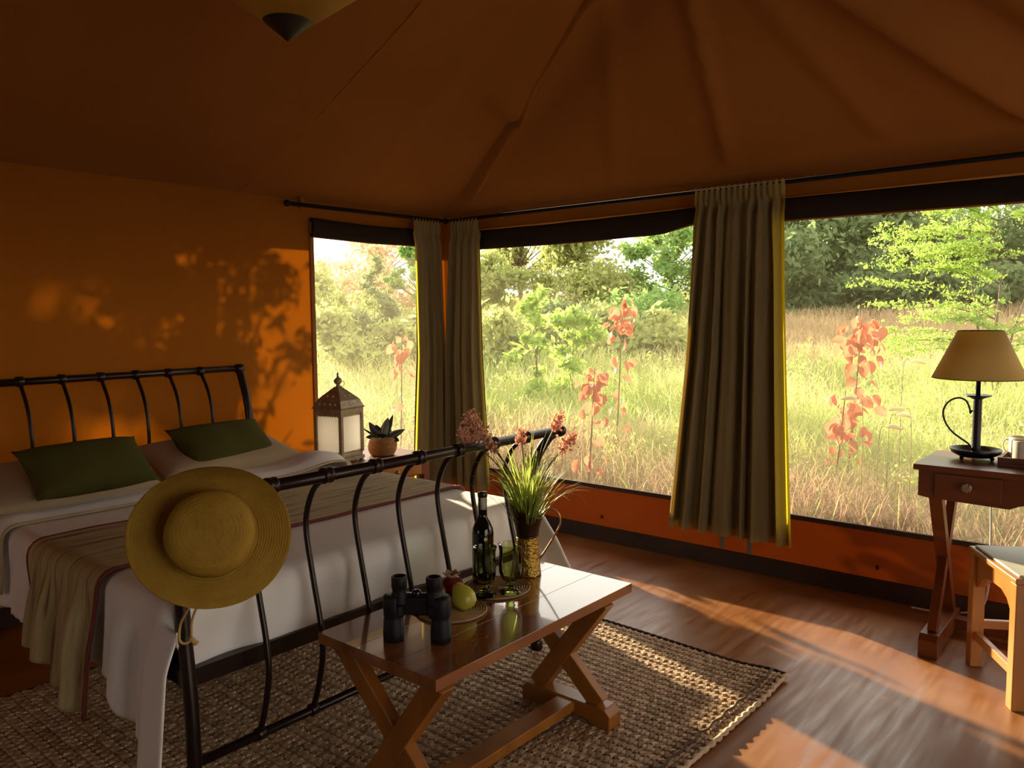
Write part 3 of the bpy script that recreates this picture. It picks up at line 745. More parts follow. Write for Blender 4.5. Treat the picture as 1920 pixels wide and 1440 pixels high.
MB().lathe([(.003, 0), (.018, .004), (.030, .018), (.0315, .032), (.026, .048), (.012, .056), (.003, .053)], (1.648, 1.690, CZ), 20).build('skin', 'apple', ap, smooth=True)
MB().tube([(1.648, 1.690, CZ+.052), (1.652, 1.688, CZ+.064)], .0013, 6).build('stalk', 'twig', ap)
# bottle
bx, by = 1.872, 1.700
bo = thing('wine_bottle', (bx, by, CZ), 'dark wine bottle standing between the goblets and brass jug', 'bottle')
MB().lathe([(.030, 0), (.034, .004), (.0355, .02), (.0355, .165), (.033, .182), (.024, .203), (.0155, .218), (.0138, .228), (.0138, .285)], (bx, by, CZ), 28).build('body', 'bottle', bo, smooth=True)
MB().lathe([(.0143, .226), (.0146, .284), (.016, .286), (.016, .298), (.0145, .301), (.004, .302)], (bx, by, CZ), 20).build('capsule', 'capsule', bo, smooth=True)
def patch(cx_, cy_, r, a0, a1, z0, z1): 
    return MB().grid(lambda u, v: (cx_+r*math.cos(a0+(a1-a0)*u), cy_+r*math.sin(a0+(a1-a0)*u), z0+(z1-z0)*v), 8, 2)
av = math.atan2(-by, -bx)                          # facing the viewer's side
patch(bx, by, .0149, av-.5, av+.9, CZ+.245, CZ+.295).build('neck_label', 'label', bo, smooth=True, solid=.0006)
patch(bx, by, .0359, av+.75, av+1.5, CZ+.035, CZ+.075).build('front_label', 'redlabel', bo, smooth=True, solid=.0006)
for k in range(3): patch(bx, by, .0364, av+.78, av+1.5, CZ+.042+k*.011, CZ+.0445+k*.011).build('label_line', 'label', bo, smooth=True, solid=.0004)
dd = Vector((math.cos(av+.25), math.sin(av+.25), 0))
MB().lathe([(.006, 0), (.006, .0012), (.001, .0014)], Vector((bx, by, CZ+.153))+dd*.0352, 14, dd).build('medallion', 'gold', bo)
# goblets
def goblet(gx, gy, label):
    g = thing('goblet', (gx, gy, CZ), label, 'goblet', 'green goblets on the coaster')
    MB().lathe([(.002, .036), (.016, .037), (.028, .045), (.0355, .066), (.0365, .090), (.0345, .118), (.0345, .136), (.0365, .147), (.0385, .154)], (gx, gy, CZ), 28, closed=False).build('bowl', 'glass', g, smooth=True)
    MB().tube([(gx+.0385*math.cos(2*pi*q/28), gy+.0385*math.sin(2*pi*q/28), CZ+.154) for q in range(29)], .0009, 5, False).build('rim', 'glass', g, smooth=True)
    MB().lathe([(.002, 0), (.036, .0), (.0365, .003), (.022, .010), (.012, .016), (.012, .021), (.016, .027), (.012, .033), (.013, .0355), (.002, .0358)], (gx, gy, CZ), 28, closed=False).build('stem_foot', 'glass', g, smooth=True)
goblet(1.785, 1.615, 'left green glass goblet, in front of the wine bottle')
goblet(1.858, 1.572, 'right green glass goblet, beside the brass jug')
# binoculars standing on their objective ends
bi = thing('binoculars', (1.42, 1.54, TZ), 'black binoculars standing upright on the coffee table', 'binoculars')
bl, br_ = Vector((1.388, 1.592, TZ)), Vector((1.462, 1.484, TZ)); ax = (br_-bl).normalized()
for p, s in ((bl, 1), (br_, -1)):
    c_ = p; q = p+ax*s*.018                          # eyepieces sit nearer together
    MB().lathe([(.002, 0), (.026, 0), (.0285, .002), (.0290, .020), (.0265, .060), (.0245, .066), (.0265, .070), (.0275, .095), (.0275, .118), (.024, .126), (.002, .127)], c_, 24).build('objective_barrel', 'bino', bi, smooth=True)
    MB().lathe([(.002, .100), (.0235, .100), (.0245, .108), (.0225, .124), (.0225, .130), (.0195, .134), (.0195, .146), (.0215, .148), (.0215, .176), (.0205, .178), (.017, .178), (.016, .150), (.002, .150)], q, 24).build('eyepiece', 'bino', bi, smooth=True)
    MB().lathe([(.002, .160), (.0158, .1605), (.002, .163)], q, 18).build('ocular_lens', 'lens', bi, smooth=True)
for p, s in ((bl, 1), (br_, -1)):
    MB().beam(p-ax*s*.008+Vector((0, 0, .094)), p+ax*s*.034+Vector((0, 0, .094)), .046, .062).build('prism_housing', 'bino', bi, bevel=.014)
m_ = (bl+br_)/2
MB().beam(bl+ax*.01+Vector((0, 0, .098)), br_-ax*.01+Vector((0, 0, .098)), .026, .050).build('bridge', 'bino', bi, bevel=.006)
MB().lathe([(.002, .070), (.010, .070), (.0115, .075), (.0115, .118), (.009, .122), (.0125, .126), (.0125, .138), (.009, .141), (.002, .142)], m_, 18).build('focus_wheel', 'binometal', bi, smooth=True)
MB().beam(bl+ax*.014+Vector((0, 0, .128)), br_-ax*.014+Vector((0, 0, .128)), .014, .010).build('hinge_arm', 'binometal', bi, bevel=.003)

# brass jug with flowers
jx, jy = 2.047, 1.655
jug = thing('brass_jug', (jx, jy, TZ), 'tall hammered brass jug with thin handle holding pink flowers', 'jug')
MB().lathe([(.002, 0), (.046, 0), (.0475, .004), (.045, .02), (.041, .07), (.0375, .125), (.0370, .134)], (jx, jy, TZ), 30).build('body', 'brass', jug, smooth=True)
hd = Vector((.62, -.78, 0)).normalized()
def neck(u, v):
    a = 2*pi*u; d = Vector((math.cos(a), math.sin(a), 0)); k = d.dot(hd)
    r = .0368+.016*v**1.3+.012*v*v*max(0, -k)
    return (jx+d.x*r, jy+d.y*r, TZ+.134+(.085-.020*k*v+.018*v*max(0, -k)**2)*v)
MB().grid(neck, 30, 8).build('neck', 'darkbrass', jug, smooth=True, solid=.002)
MB().lathe([(.0366, .131), (.0385, .133), (.0385, .137), (.0368, .139)], (jx, jy, TZ), 30, closed=False).build('ring', 'darkbrass', jug, smooth=True)
jb = Vector((jx, jy, TZ))
hpts = cr([jb+hd*.047+Vector((0, 0, .205)), jb+hd*.075+Vector((0, 0, .226)), jb+hd*.105+Vector((0, 0, .212)), jb+hd*.112+Vector((0, 0, .175)), jb+hd*.09+Vector((0, 0, .130)), jb+hd*.063+Vector((0, 0, .085)), jb+hd*.041+Vector((0, 0, .052))], 6)
MB().tube(hpts, .0032, 8).build('handle', 'copper', jug, smooth=True)

def blade(mb, base, d, L, w, bend, tilt, n=6):
    side = Vector((-d.y, d.x, 0)); p = Vector(base); pts = []
    for i in range(n+1):
        t_ = i/n; ang = tilt+bend*t_*t_
        if i: p = p+(Vector((0, 0, 1))*math.cos(ang)+d*math.sin(ang))*(L/n)
        pts.append((Vector(p), w*(1-t_)**.7*(.5+.5*sstep(0, .15, t_))+.0004))
    vs = []; o0 = len(mb.v)
    for q, ww in pts: vs += [q-side*ww+Vector((0, 0, 0)), q+side*ww]
    mb.add(vs, [(2*i, 2*i+1, 2*i+3, 2*i+2) for i in range(n)])
gb = MB()
for i in range(190):
    a = random.uniform(0, 2*pi); d = Vector((math.cos(a), math.sin(a), 0)); q = random.uniform(0, .034)
    blade(gb, jb+d*q*.9+Vector((0, 0, .13+random.uniform(0, .05))), d, random.uniform(.16, .34), random.uniform(.0014, .0032), random.uniform(.3, 1.5), random.uniform(.05, .62)*q/.034+.03)
for i in range(30):
    a = random.uniform(0, 2*pi); d = Vector((math.cos(a), math.sin(a), 0))
    blade(gb, jb+d*.015+Vector((0, 0, .14)), d, random.uniform(.24, .37), random.uniform(.0045, .0070), random.uniform(.2, 1.3), random.uniform(.08, .5))
for a, L, b_ in ((2.5, .31, 2.0), (2.3, .25, 1.7), (-.75, .30, 2.0), (-.5, .26, 2.2), (2.8, .22, 1.9)):
    d = Vector((math.cos(a), math.sin(a), 0)); blade(gb, jb+d*.03+Vector((0, 0, .17)), d, L, .0022, b_, .55, 10)
g_ = gb.build('grass_bunch', 'leaf', smooth=True); tag(g_, 'bunch of arching green grass blades filling the brass jug', 'grass', kind='stuff')
side = Vector((.643, -.766, 0)); fwd = Vector((.766, .643, 0))
def flower(px, dz, fd, length, wide, seed, ncl, label):
    rnd = random.Random(seed); top = jb+side*px+fwd*fd+Vector((0, 0, dz))
    base = jb+Vector((0, 0, .15)); mid = base.lerp(top, .55)+Vector((0, 0, .03))-side*px*.12
    f = thing('flower_stem', tuple(jb+Vector((0, 0, .15))), label, 'flower', 'pink flowers in the brass jug')
    st = MB().tube(cr([base, mid, top], 6), .0022, 6)
    bl_ = MB(); dirv = (top-mid).normalized()
    for i in range(ncl):
        t_ = rnd.random(); c_ = top+dirv*length*(t_-.25)+Vector((rnd.gauss(0, 1), rnd.gauss(0, 1), rnd.gauss(0, 1)))*wide*(.75-.4*abs(t_-.5))
        bl_.ball(c_, rnd.uniform(.0028, .0048), 6, 4)
        if i % 5 == 0: st.tube([top+dirv*length*(t_-.45), c_], .0008, 4, False)
    st.build('stem', 'stem', f, smooth=True); bl_.build('blossom_cluster', 'blossom', f, smooth=True)['kind'] = 'stuff'
flower(-.185, .455, .02, .07, .017, 1, 150, 'pink flower head reaching furthest left over the iron rail')
flower(-.165, .505, .00, .07, .020, 2, 190, 'tall rounded pink flower head at the upper left of the jug')
flower(-.120, .440, .01, .07, .015, 3, 150, 'drooping pink flower head just left of the jug')
flower(-.018, .462, .02, .035, .014, 4, 90, 'small pink flower head in the middle of the bunch')
flower(.098, .510, .01, .045, .014, 5, 110, 'pale pink flower head highest on the right of the bunch')
flower(.128, .440, -.01, .065, .016, 6, 150, 'rust pink flower head lowest on the right of the bunch')

# ------------------------------------------------------------------ nightstand, lantern and potted plant
NZ = .530
ns = thing('nightstand', (2.95, 3.56, 0), 'small wooden nightstand between the bed and left window', 'nightstand')
MB().box((2.665, 3.31, NZ-.025), (3.235, 3.795, NZ)).build('top', 'deskwood', ns, bevel=.003)
MB().box((2.69, 3.335, NZ-.115), (3.21, 3.775, NZ-.025)).build('apron', 'deskwood', ns, bevel=.002)
dr = MB().box((2.76, 3.327, NZ-.105), (3.14, 3.340, NZ-.035)).build('drawer', 'wood', ns, bevel=.002)
MB().ball((2.95, 3.318, NZ-.07), .011).build('knob', 'knob', dr, smooth=True)
for x in (2.712, 3.188):
    for y in (3.357, 3.753): MB().box((x-.022, y-.022, 0), (x+.022, y+.022, NZ-.115)).build('leg', 'deskwood', ns, bevel=.002)
MB().box((2.70, 3.345, .14), (3.20, 3.765, .158)).build('shelf', 'deskwood', ns, bevel=.002)

LX, LY = 2.745, 3.575
la = thing('lantern', (LX, LY, NZ), 'antique metal lantern with frosted panes on the nightstand', 'lantern')
ang = math.atan2(-LY, -LX)+R(50)
def lq(a, b): return (LX+a*math.cos(ang)-b*math.sin(ang), LY+a*math.sin(ang)+b*math.cos(ang))
def lbox(mb, a0, a1, b0, b1, z0, z1):
    vs = [(*lq(a, b), z) for z in (z0, z1) for a, b in ((a0,b0),(a1,b0),(a1,b1),(a0,b1))]
    return mb.add(vs, [(0,3,2,1),(4,5,6,7),(0,1,5,4),(1,2,6,5),(2,3,7,6),(3,0,4,7)])
hw = .088
b_ = MB(); lbox(b_, -hw-.012, hw+.012, -hw-.012, hw+.012, NZ+.008, NZ+.028); lbox(b_, -hw-.004, hw+.004, -hw-.004, hw+.004, NZ+.028, NZ+.048)
for a, b in ((-1,-1),(1,-1),(1,1),(-1,1)): lbox(b_, a*.085-.01, a*.085+.01, b*.085-.01, b*.085+.01, NZ, NZ+.008)
b_.build('base', 'lantmetal', la, bevel=.002)
for a, b in ((-1,-1),(1,-1),(1,1),(-1,1)):
    p = MB(); lbox(p, a*hw-.010, a*hw+.010, b*hw-.010, b*hw+.010, NZ+.048, NZ+.270); p.build('corner_post', 'lantmetal', la, bevel=.002)
for k in range(4):
    ca = k*pi/2
    def rot(a, b): return (a*math.cos(ca)-b*math.sin(ca), a*math.sin(ca)+b*math.cos(ca))
    pts = [rot(-hw+.008, hw-.002), rot(hw-.008, hw-.002)]
    pn = MB().add([(*lq(*pts[0]), NZ+.05), (*lq(*pts[1]), NZ+.05), (*lq(*pts[1]), NZ+.265), (*lq(*pts[0]), NZ+.265)], [(0,1,2,3)])
    pn.build('pane', 'frost', la, solid=.003)
    fr = MB()
    for side_ in (-1, 1):                              # scalloped fret along top and bottom of the pane
        for q in range(9):
            u0 = -hw+.012+q*(2*hw-.024)/9; u1 = u0+(2*hw-.024)/9; um = (u0+u1)/2
            zb = NZ+.05 if side_ < 0 else NZ+.268; zt = zb-side_*.006; zp = zb-side_*.013
            P = [(u0, zb), (u1, zb), (u1, zt), (um, zp), (u0, zt)]
            vs = [(*lq(*rot(a, hw+e)), z) for e in (.0, .004) for a, z in P]
            fr.add(vs, [(0,1,2,3,4),(9,8,7,6,5)]+[(i, (i+1) % 5, 5+(i+1) % 5, 5+i) for i in range(5)])
    fr.build('fret', 'lantmetal', la)
rf = MB(); lbox(rf, -hw-.010, hw+.010, -hw-.010, hw+.010, NZ+.268, NZ+.300)
rf.build('cornice', 'lantmetal', la, bevel=.002)
ro = [(.106, .300), (.100, .306), (.094, .320), (.084, .345), (.066, .365), (.046, .385), (.026, .405), (.014, .418)]
rm = MB(); vs = []
for r, h in ro: vs += [(*lq(a*r, b*r), NZ+h) for a, b in ((-1,-1),(1,-1),(1,1),(-1,1))]
rm.add(vs, [(i*4+j, i*4+(j+1)%4, i*4+4+(j+1)%4, i*4+4+j) for i in range(len(ro)-1) for j in range(4)]+[(3,2,1,0), tuple(len(vs)-4+j for j in range(4))])
rfo = rm.build('roof', 'lantmetal', la)
hol = MB()
for k in range(4):
    ca = k*pi/2
    for q, (u, r_, h) in enumerate(((-.055, .0925, .326), (-.02, .0925, .326), (.018, .0925, .326), (.055, .0925, .326), (-.02, .064, .368), (.02, .064, .368))):
        a, b = u*math.cos(ca)-r_*math.sin(ca), u*math.sin(ca)+r_*math.cos(ca)
        hol.ball((*lq(a, b), NZ+h), .0055, 8, 5)
hol.build('pierced_stud', 'frost', rfo, smooth=True)
MB().lathe([(.014, .415), (.011, .425), (.010, .430), (.020, .438), (.024, .450), (.020, .462), (.009, .470), (.005, .480), (.0065, .485), (.0035, .497), (.001, .500)], (LX, LY, NZ), 16).build('finial', 'lantmetal', la, smooth=True)
rgp = [Vector((LX, LY, NZ+.435))+Vector((.643, -.766, 0))*(.022+.014*math.cos(t_))+Vector((0, 0, .016*math.sin(t_))) for t_ in [i*2*pi/16 for i in range(17)]]
MB().tube(rgp, .002, 6, False).build('hanging_ring', 'lantmetal', la, smooth=True)
kx = lq(-hw-.012, hw*.0-hw)
MB().ball((*lq(-hw-.008, -hw+.0), NZ+.16), .008).build('latch', 'blacktip', la, smooth=True)

PX, PYY = 3.01, 3.52
pl = thing('potted_plant', (PX, PYY, NZ), 'dark-leaved plant in a round woven pot on the nightstand', 'potted plant')
prf = [(.048, 0), (.055, .004)]
pot = MB()
for i in range(10):
    t_ = (i+.5)/10; r_ = .052+.030*math.sin(pi*(.12+.72*t_)); 
    pot.tube([(PX+r_*math.cos(2*pi*j/28), PYY+r_*math.sin(2*pi*j/28), NZ+.006+.100*t_) for j in range(29)], .0068, 6, False)
pot.lathe([(.05, .0), (.07, .03), (.078, .06), (.068, .095), (.002, .095)], (PX, PYY, NZ), 24)
pot.build('woven_pot', 'rope', pl, smooth=True)
ms = MB()
for i in range(40):
    a, q = random.uniform(0, 2*pi), .055*math.sqrt(random.random()); ms.ball((PX+q*math.cos(a), PYY+q*math.sin(a), NZ+.100), random.uniform(.006, .011), 6, 4)
ms.build('moss', 'moss', pl, smooth=True)['kind'] = 'stuff'
def leaf(mb, base, d, L, w, elev, curl, n=8, cup=.25, roll=0.):
    sd0 = d.cross(Vector((0, 0, 1))).normalized(); p = Vector(base); rows = []
    for i in range(n+1):
        t_ = i/n; e = elev+curl*t_
        if i: p = p+(d*math.cos(e)+Vector((0, 0, 1))*math.sin(e))*(L/n)
        n0 = (Vector((0, 0, 1))*math.cos(e)-d*math.sin(e)); sd = sd0*math.cos(roll)+n0*math.sin(roll); nn = n0*math.cos(roll)-sd0*math.sin(roll); ww = w*math.sin(pi*min(1, .06+.94*t_**.8))**.8+.0005
        rows.append([p-sd*ww+nn*ww*cup, p-sd*ww*.5+nn*ww*cup*.3, p.copy(), p+sd*ww*.5+nn*ww*cup*.3, p+sd*ww+nn*ww*cup])
    vs = [q for r_ in rows for q in r_]
    mb.add(vs, [(i*5+j, i*5+j+1, i*5+j+6, i*5+j+5) for i in range(n) for j in range(4)])
sdv = Vector((.643, -.766, 0)); fv = Vector((.766, .643, 0))
for ph, L, w, el, cu, ro in ((180, .115, .024, 50, 14, 62), (180, .120, .009, 24, 14, 30), (0, .125, .031, 76, 4, -72), (0, .150, .017, 64, 8, -80), (0, .135, .029, 14, 16, -42),
                             (350, .095, .030, 2, -18, -40), (270, .075, .030, 48, -25, 0), (205, .085, .024, 14, -10, 40), (60, .10, .030, 50, 5, -30), (150, .085, .028, 62, 10, 55)):
    d = sdv*math.cos(R(ph))+fv*math.sin(R(ph)); mb = MB()
    leaf(mb, Vector((PX, PYY, NZ+.098))+d*.012, d, L, w, R(el), R(cu), cup=.14, roll=R(ro))
    mb.build('leaf', 'darkleaf', pl, smooth=True, solid=.0015)

# ------------------------------------------------------------------ desk with lamp, tray and mugs
DZ = .750
dk = thing('writing_desk', (3.50, .15, 0), 'reddish wooden writing desk with X-shaped legs by the right window', 'desk')
MB().box((3.295, -.62, DZ-.022), (3.705, .750, DZ)).build('top', 'deskwood', dk, bevel=.003)
ap_ = [(.735, DZ-.022), (.735, DZ-.125), (.70, DZ-.130), (.45, DZ-.137), (.43, DZ-.137), (.40, DZ-.122), (.34, DZ-.105), (.1, DZ-.095), (-.2, DZ-.105), (-.26, DZ-.122), (-.30, DZ-.137), (-.60, DZ-.125), (-.60, DZ-.022)]
MB().prism(ap_, 'x', 3.318, 3.340).build('front_apron', 'deskwood', dk, bevel=.002)
MB().box((3.66, -.60, DZ-.125), (3.682, .735, DZ-.022)).build('rear_apron', 'deskwood', dk)
MB().box((3.340, .713, DZ-.125), (3.66, .735, DZ-.022)).build('side_apron', 'deskwood', dk)
for y0, y1 in ((.455, .675), (-.52, -.30)):
    d_ = MB().box((3.309, y0, DZ-.118), (3.322, y1, DZ-.030)).build('drawer', 'deskwood', dk, bevel=.002)
    ym = (y0+y1)/2; kn = MB()
    kn.lathe([(.004, 0), (.008, -.006), (.017, -.012), (.019, -.017), (.012, -.021), (.002, -.022)], (3.309, ym, DZ-.070), 12, (1, 0, 0))
    for i in range(8): kn.ball((3.290, ym+.0135*math.cos(i*pi/4), DZ-.070+.0135*math.sin(i*pi/4)), .0042, 6, 4)
    kn.build('knob', 'knob', d_, smooth=True)
for y, yb in ((.675, .675), (-.53, -.53)):
    MB().beam((3.345, y, DZ-.12), (3.655, y, .085), .046, .046, (0, 1, 0)).build('crossed_leg', 'deskwood', dk, bevel=.003)
    MB().beam((3.655, y-.004, DZ-.12), (3.345, y-.004, .085), .044, .034, (0, 1, 0)).build('crossed_leg', 'deskwood', dk, bevel=.003)
    MB().prism([(3.285, 0), (3.36, 0), (3.375, .012), (3.62, .012), (3.635, 0), (3.715, 0), (3.715, .065), (3.695, .088), (3.305, .088), (3.285, .065)], 'y', y-.034, y+.034).build('foot_rail', 'deskwood', dk, bevel=.003)
MB().box((3.600, -.50, .030), (3.655, .645, .070)).build('stretcher', 'deskwood', dk, bevel=.003)

lx, ly = 3.545, .582
lm = thing('table_lamp', (lx, ly, DZ), 'black iron candlestick lamp with tan conical shade on the desk', 'lamp')
MB().lathe([(.002, .012), (.060, .012), (.085, .026), (.093, .042), (.091, .043), (.082, .030), (.058, .018), (.002, .017)], (lx, ly, DZ), 32, closed=False).build('dish', 'lamp', lm, smooth=True)
for a in (.3, 2.4, 4.5): MB().ball((lx+.06*math.cos(a), ly+.06*math.sin(a), DZ+.008), .0085, 8, 6).build('foot', 'lamp', lm, smooth=True)
MB().lathe([(.018, .014), (.0165, .03), (.0160, .235), (.017, .245)], (lx, ly, DZ), 20).build('stem', 'lamp', lm, smooth=True)
MB().lathe([(.016, .238), (.030, .246), (.048, .252), (.050, .256), (.030, .252), (.008, .250)], (lx, ly, DZ), 24, closed=False).build('drip_pan', 'lamp', lm, smooth=True)
MB().lathe([(.0085, .250), (.0085, .40), (.012, .402), (.012, .45), (.004, .452)], (lx, ly, DZ), 14).build('upper_stem', 'lamp', lm, smooth=True)
ld = Vector((-.643, .766, 0)); lb = Vector((lx, ly, DZ))
MB().tube(cr([lb+ld*.020+Vector((0, 0, .195)), lb+ld*.028+Vector((0, 0, .185)), lb+ld*.030+Vector((0, 0, .20)), lb+ld*.045+Vector((0, 0, .232)), lb+ld*.075+Vector((0, 0, .245)), lb+ld*.112+Vector((0, 0, .232)), lb+ld*.134+Vector((0, 0, .195)), lb+ld*.125+Vector((0, 0, .150)), lb+ld*.095+Vector((0, 0, .110)), lb+ld*.055+Vector((0, 0, .080)), lb+ld*.028+Vector((0, 0, .060)), lb+ld*.018+Vector((0, 0, .035))], 5), .0038, 8).build('ring_handle', 'lamp', lm, smooth=True)
sh = MB().lathe([(.164, .322), (.0785, .508)], (lx, ly, DZ), 48, closed=False).build('lamp_shade', 'shade', lm, smooth=True, solid=.002)
for r_, h in ((.164, .322), (.0785, .508)):
    MB().tube([(lx+r_*math.cos(2*pi*i/40), ly+r_*math.sin(2*pi*i/40), DZ+h) for i in range(41)], .0018, 6, False).build('rim_wire', 'twig', sh)
sp = MB()
for i in range(3): sp.tube([(lx, ly, DZ+.45), (lx+.078*math.cos(i*2.1), ly+.078*math.sin(i*2.1), DZ+.506)], .0015, 5)
sp.build('spider', 'lamp', sh)

tr = thing('wooden_tray', (3.56, .36, DZ), 'small dark wooden tray with raised edge on the desk', 'tray')
MB().box((3.44, .16, DZ), (3.68, .492, DZ+.010)).build('tray_base', 'tray', tr)
for lo, hi in (((3.44, .16, DZ+.010), (3.452, .492, DZ+.033)), ((3.668, .16, DZ+.010), (3.68, .492, DZ+.033)), ((3.452, .480, DZ+.010), (3.668, .492, DZ+.033)), ((3.452, .16, DZ+.010), (3.668, .172, DZ+.033))):
    MB().box(lo, hi).build('tray_side', 'tray', tr, bevel=.002)
def mug(mx_, my, ha_, label):
    g = thing('mug', (mx_, my, DZ+.010), label, 'mug', 'mugs on the desk tray')
    MB().lathe([(.002, 0), (.030, 0), (.035, .004), (.0385, .02), (.0385, .082), (.0375, .086), (.036, .084), (.036, .010), (.002, .008)], (mx_, my, DZ+.0102), 28, closed=False).build('cup', 'ceramic', g, smooth=True)
    d = Vector((math.cos(ha_), math.sin(ha_), 0)); b = Vector((mx_, my, DZ+.010))
    MB().tube(cr([b+d*.037+Vector((0, 0, .070)), b+d*.055+Vector((0, 0, .070)), b+d*.063+Vector((0, 0, .048)), b+d*.055+Vector((0, 0, .025)), b+d*.037+Vector((0, 0, .020))], 5), .0045, 8).build('handle', 'ceramic', g, smooth=True)
mug(3.50, .418, math.atan2(-.8, -.6)+.1, 'white mug nearest the lamp on the wooden tray')
mug(3.595, .440, 1.2, 'white mug behind the nearer one, at the back of the tray')

cb = tag(MB().tube(cr([(3.70, .545, .56), (3.705, .540, .35), (3.705, .545, .17), (3.71, .575, .09), (3.73, .66, .05), (3.78, .74, .02), (3.80, .85, .009)], 6), .0042, 6).build('lamp_cable', 'cable', smooth=True), 'thin white lamp cable hanging behind the desk', 'cable')
# stool in front of the desk
sa, sb = Vector((3.335, .525, 0)), Vector((3.035, .352, 0)); dv = (sb-sa).normalized(); dn = Vector((-dv.y, dv.x, 0))   # dn points away from the window side
if dn.y > 0: dn = -dn
st = thing('wooden_stool', tuple((sa+sb)/2+dn*.18), 'orange wooden stool with grey seat pad before the desk', 'stool')
corners = [sa, sb, sb+dn*.36, sa+dn*.36]
for p in corners:
    MB().beam(p, p+Vector((0, 0, .432)), .044, .044, dv).build('leg', 'stoolwood', st, bevel=.003)
def apron(p, q, arch=True):
    d = (q-p); L = d.length; d.normalize(); s = Vector((-d.y, d.x, 0)); P = []
    prof = [(.0, .432), (L, .432), (L, .30), (L-.035, .312), (L-.075, .355), (L-.12, .372), (.12, .372), (.075, .355), (.035, .312), (0, .30)]
    vs = [p+d*a+Vector((0, 0, h))+s*e for e in (-.010, .010) for a, h in prof]; n = len(prof)
    return MB().add(vs, [tuple(range(n))[::-1], tuple(range(n, 2*n))]+[(i, (i+1) % n, n+(i+1) % n, n+i) for i in range(n)])
for i in range(4):
    apron(corners[i], corners[(i+1) % 4]).build('apron', 'stoolwood', st, bevel=.001)
    if i != 0 or True: MB().beam(corners[i]+Vector((0, 0, .12 if i % 2 == 0 else .16)), corners[(i+1) % 4]+Vector((0, 0, .12 if i % 2 == 0 else .16)), .022, .032).build('stretcher', 'stoolwood', st, bevel=.002)
def inset(e): 
    c_ = (corners[0]+corners[2])/2; return [c_+(p-c_).normalized()*((p-c_).length+e) for p in corners]
def slab(ps, z0, z1):
    vs = [p+Vector((0, 0, z)) for z in (z0, z1) for p in ps]; return MB().add(vs, [(3,2,1,0),(4,5,6,7),(0,1,5,4),(1,2,6,5),(2,3,7,6),(3,0,4,7)])
slab(inset(.036), .432, .452).build('seat_frame', 'stoolwood', st, bevel=.004)
slab(inset(.014), .452, .460).build('seat_pad', 'stoolseat', st, bevel=.005)

# pendant lamp hanging from the ridge: inverted cone of hide with a black tip
qx, qy, qz = 1.256, 1.806, 2.043
pd = thing('pendant_lamp', (qx, qy, qz), 'inverted cone pendant lamp of amber hide with black tip', 'lamp')
MB().lathe([(.001, 0), (.065, .052), (.061, .056), (.001, .056)], (qx, qy, qz), 32).build('tip', 'blacktip', pd, smooth=False)
MB().lathe([(.062, .0505), (.23, .175), (.245, .19)], (qx, qy, qz), 40, closed=False).build('shade', 'hide', pd, smooth=True, solid=.003)
MB().tube([(qx, qy, qz+.05), (qx, qy, EAVE+SLp*(YL-qy)-.06)], .004, 6).build('cord', 'twig', pd)

# ------------------------------------------------------------------ outside
def gz(x, y):                                         # the meadow rises gently away from the tent
    d = np.hypot(np.maximum(x-XR, 0), np.maximum(y-YL, 0))
    return -.28+.088*np.clip(d-2, 0, 24)
gr = MB(); NR, NA = 40, 60
def gf(u, v):
    r = 2.0+78*v**2.2; a = R(-100)+R(280)*u; x, y = r*math.cos(a)+2.0, r*math.sin(a)+2.0
    return (x, y, float(gz(np.array(x), np.array(y)))-.02)
gr.grid(gf, NA, NR, True)
go = gr.build('ground', 'soil', smooth=True); go['kind'] = 'structure'

def meadow(n):
    az = RNG.uniform(R(-9), R(82), n); r = 4.3*(34/4.3)**RNG.random(n)
    x, y = r*np.cos(az), r*np.sin(az); k = (x > XR+.85) | (y > YL+.85)
    x, y, r = x[k], y[k], r[k]; n = len(x)
    d = np.hypot(np.maximum(x-XR, 0), np.maximum(y-YL, 0))
    tn = np.array([nz(a*.55, b*.55) for a, b in zip(x, y)])
    dry = np.clip(1.25-(d-.9)*.55+.7*tn, 0, 1)*(RNG.random(n) < .85)
    far = np.clip((r-11.5)/4, 0, 1)*np.clip((27-np.degrees(np.arctan2(y, x)))/4, .15, 1); dry = np.maximum(dry, far*.8)
    h = (.62+.30*tn+RNG.uniform(-.18, .25, n))*(1-.45*np.clip(1.3-d, 0, 1))*(1-.25*far); h = np.maximum(h, .16)
    w = .0022*RNG.uniform(.7, 1.6, n)*(r/5)**.95+.0008
    a = RNG.uniform(0, 2*pi, n); bend = RNG.uniform(.1, .75, n)*h
    lean = RNG.normal(0, .12, (n, 2))*h[:, None]
    sx, sy = -np.sin(a), np.cos(a); bx_, by_ = np.cos(a), np.sin(a); z0 = gz(x, y)
    V = np.zeros((n, 7, 3))
    for i, (t_, ww) in enumerate(((0, 1.), (.4, .9), (.75, .6))):
        px = x+lean[:, 0]*t_+bx_*bend*t_*t_; py = y+lean[:, 1]*t_+by_*bend*t_*t_; pz = z0+h*t_*(1-.12*t_)
        V[:, 2*i] = np.stack([px-sx*w*ww, py-sy*w*ww, pz], 1); V[:, 2*i+1] = np.stack([px+sx*w*ww, py+sy*w*ww, pz], 1)
    V[:, 6] = np.stack([x+lean[:, 0]+bx_*bend, y+lean[:, 1]+by_*bend, z0+h*(.86-.2*RNG.random(n))], 1)
    T = np.array([(0,1,3),(0,3,2),(2,3,5),(2,5,4),(4,5,6)])
    T = (np.arange(n)[:, None, None]*7+T[None]).reshape(-1, 3)
    o = raw_mesh('meadow_grass', V.reshape(-1, 3), T, 'grass', attr=np.repeat(dry, 7))
    return tag(o, 'tall sunlit meadow grass filling the view outside the tent', 'grass', kind='stuff')
meadow(176000)

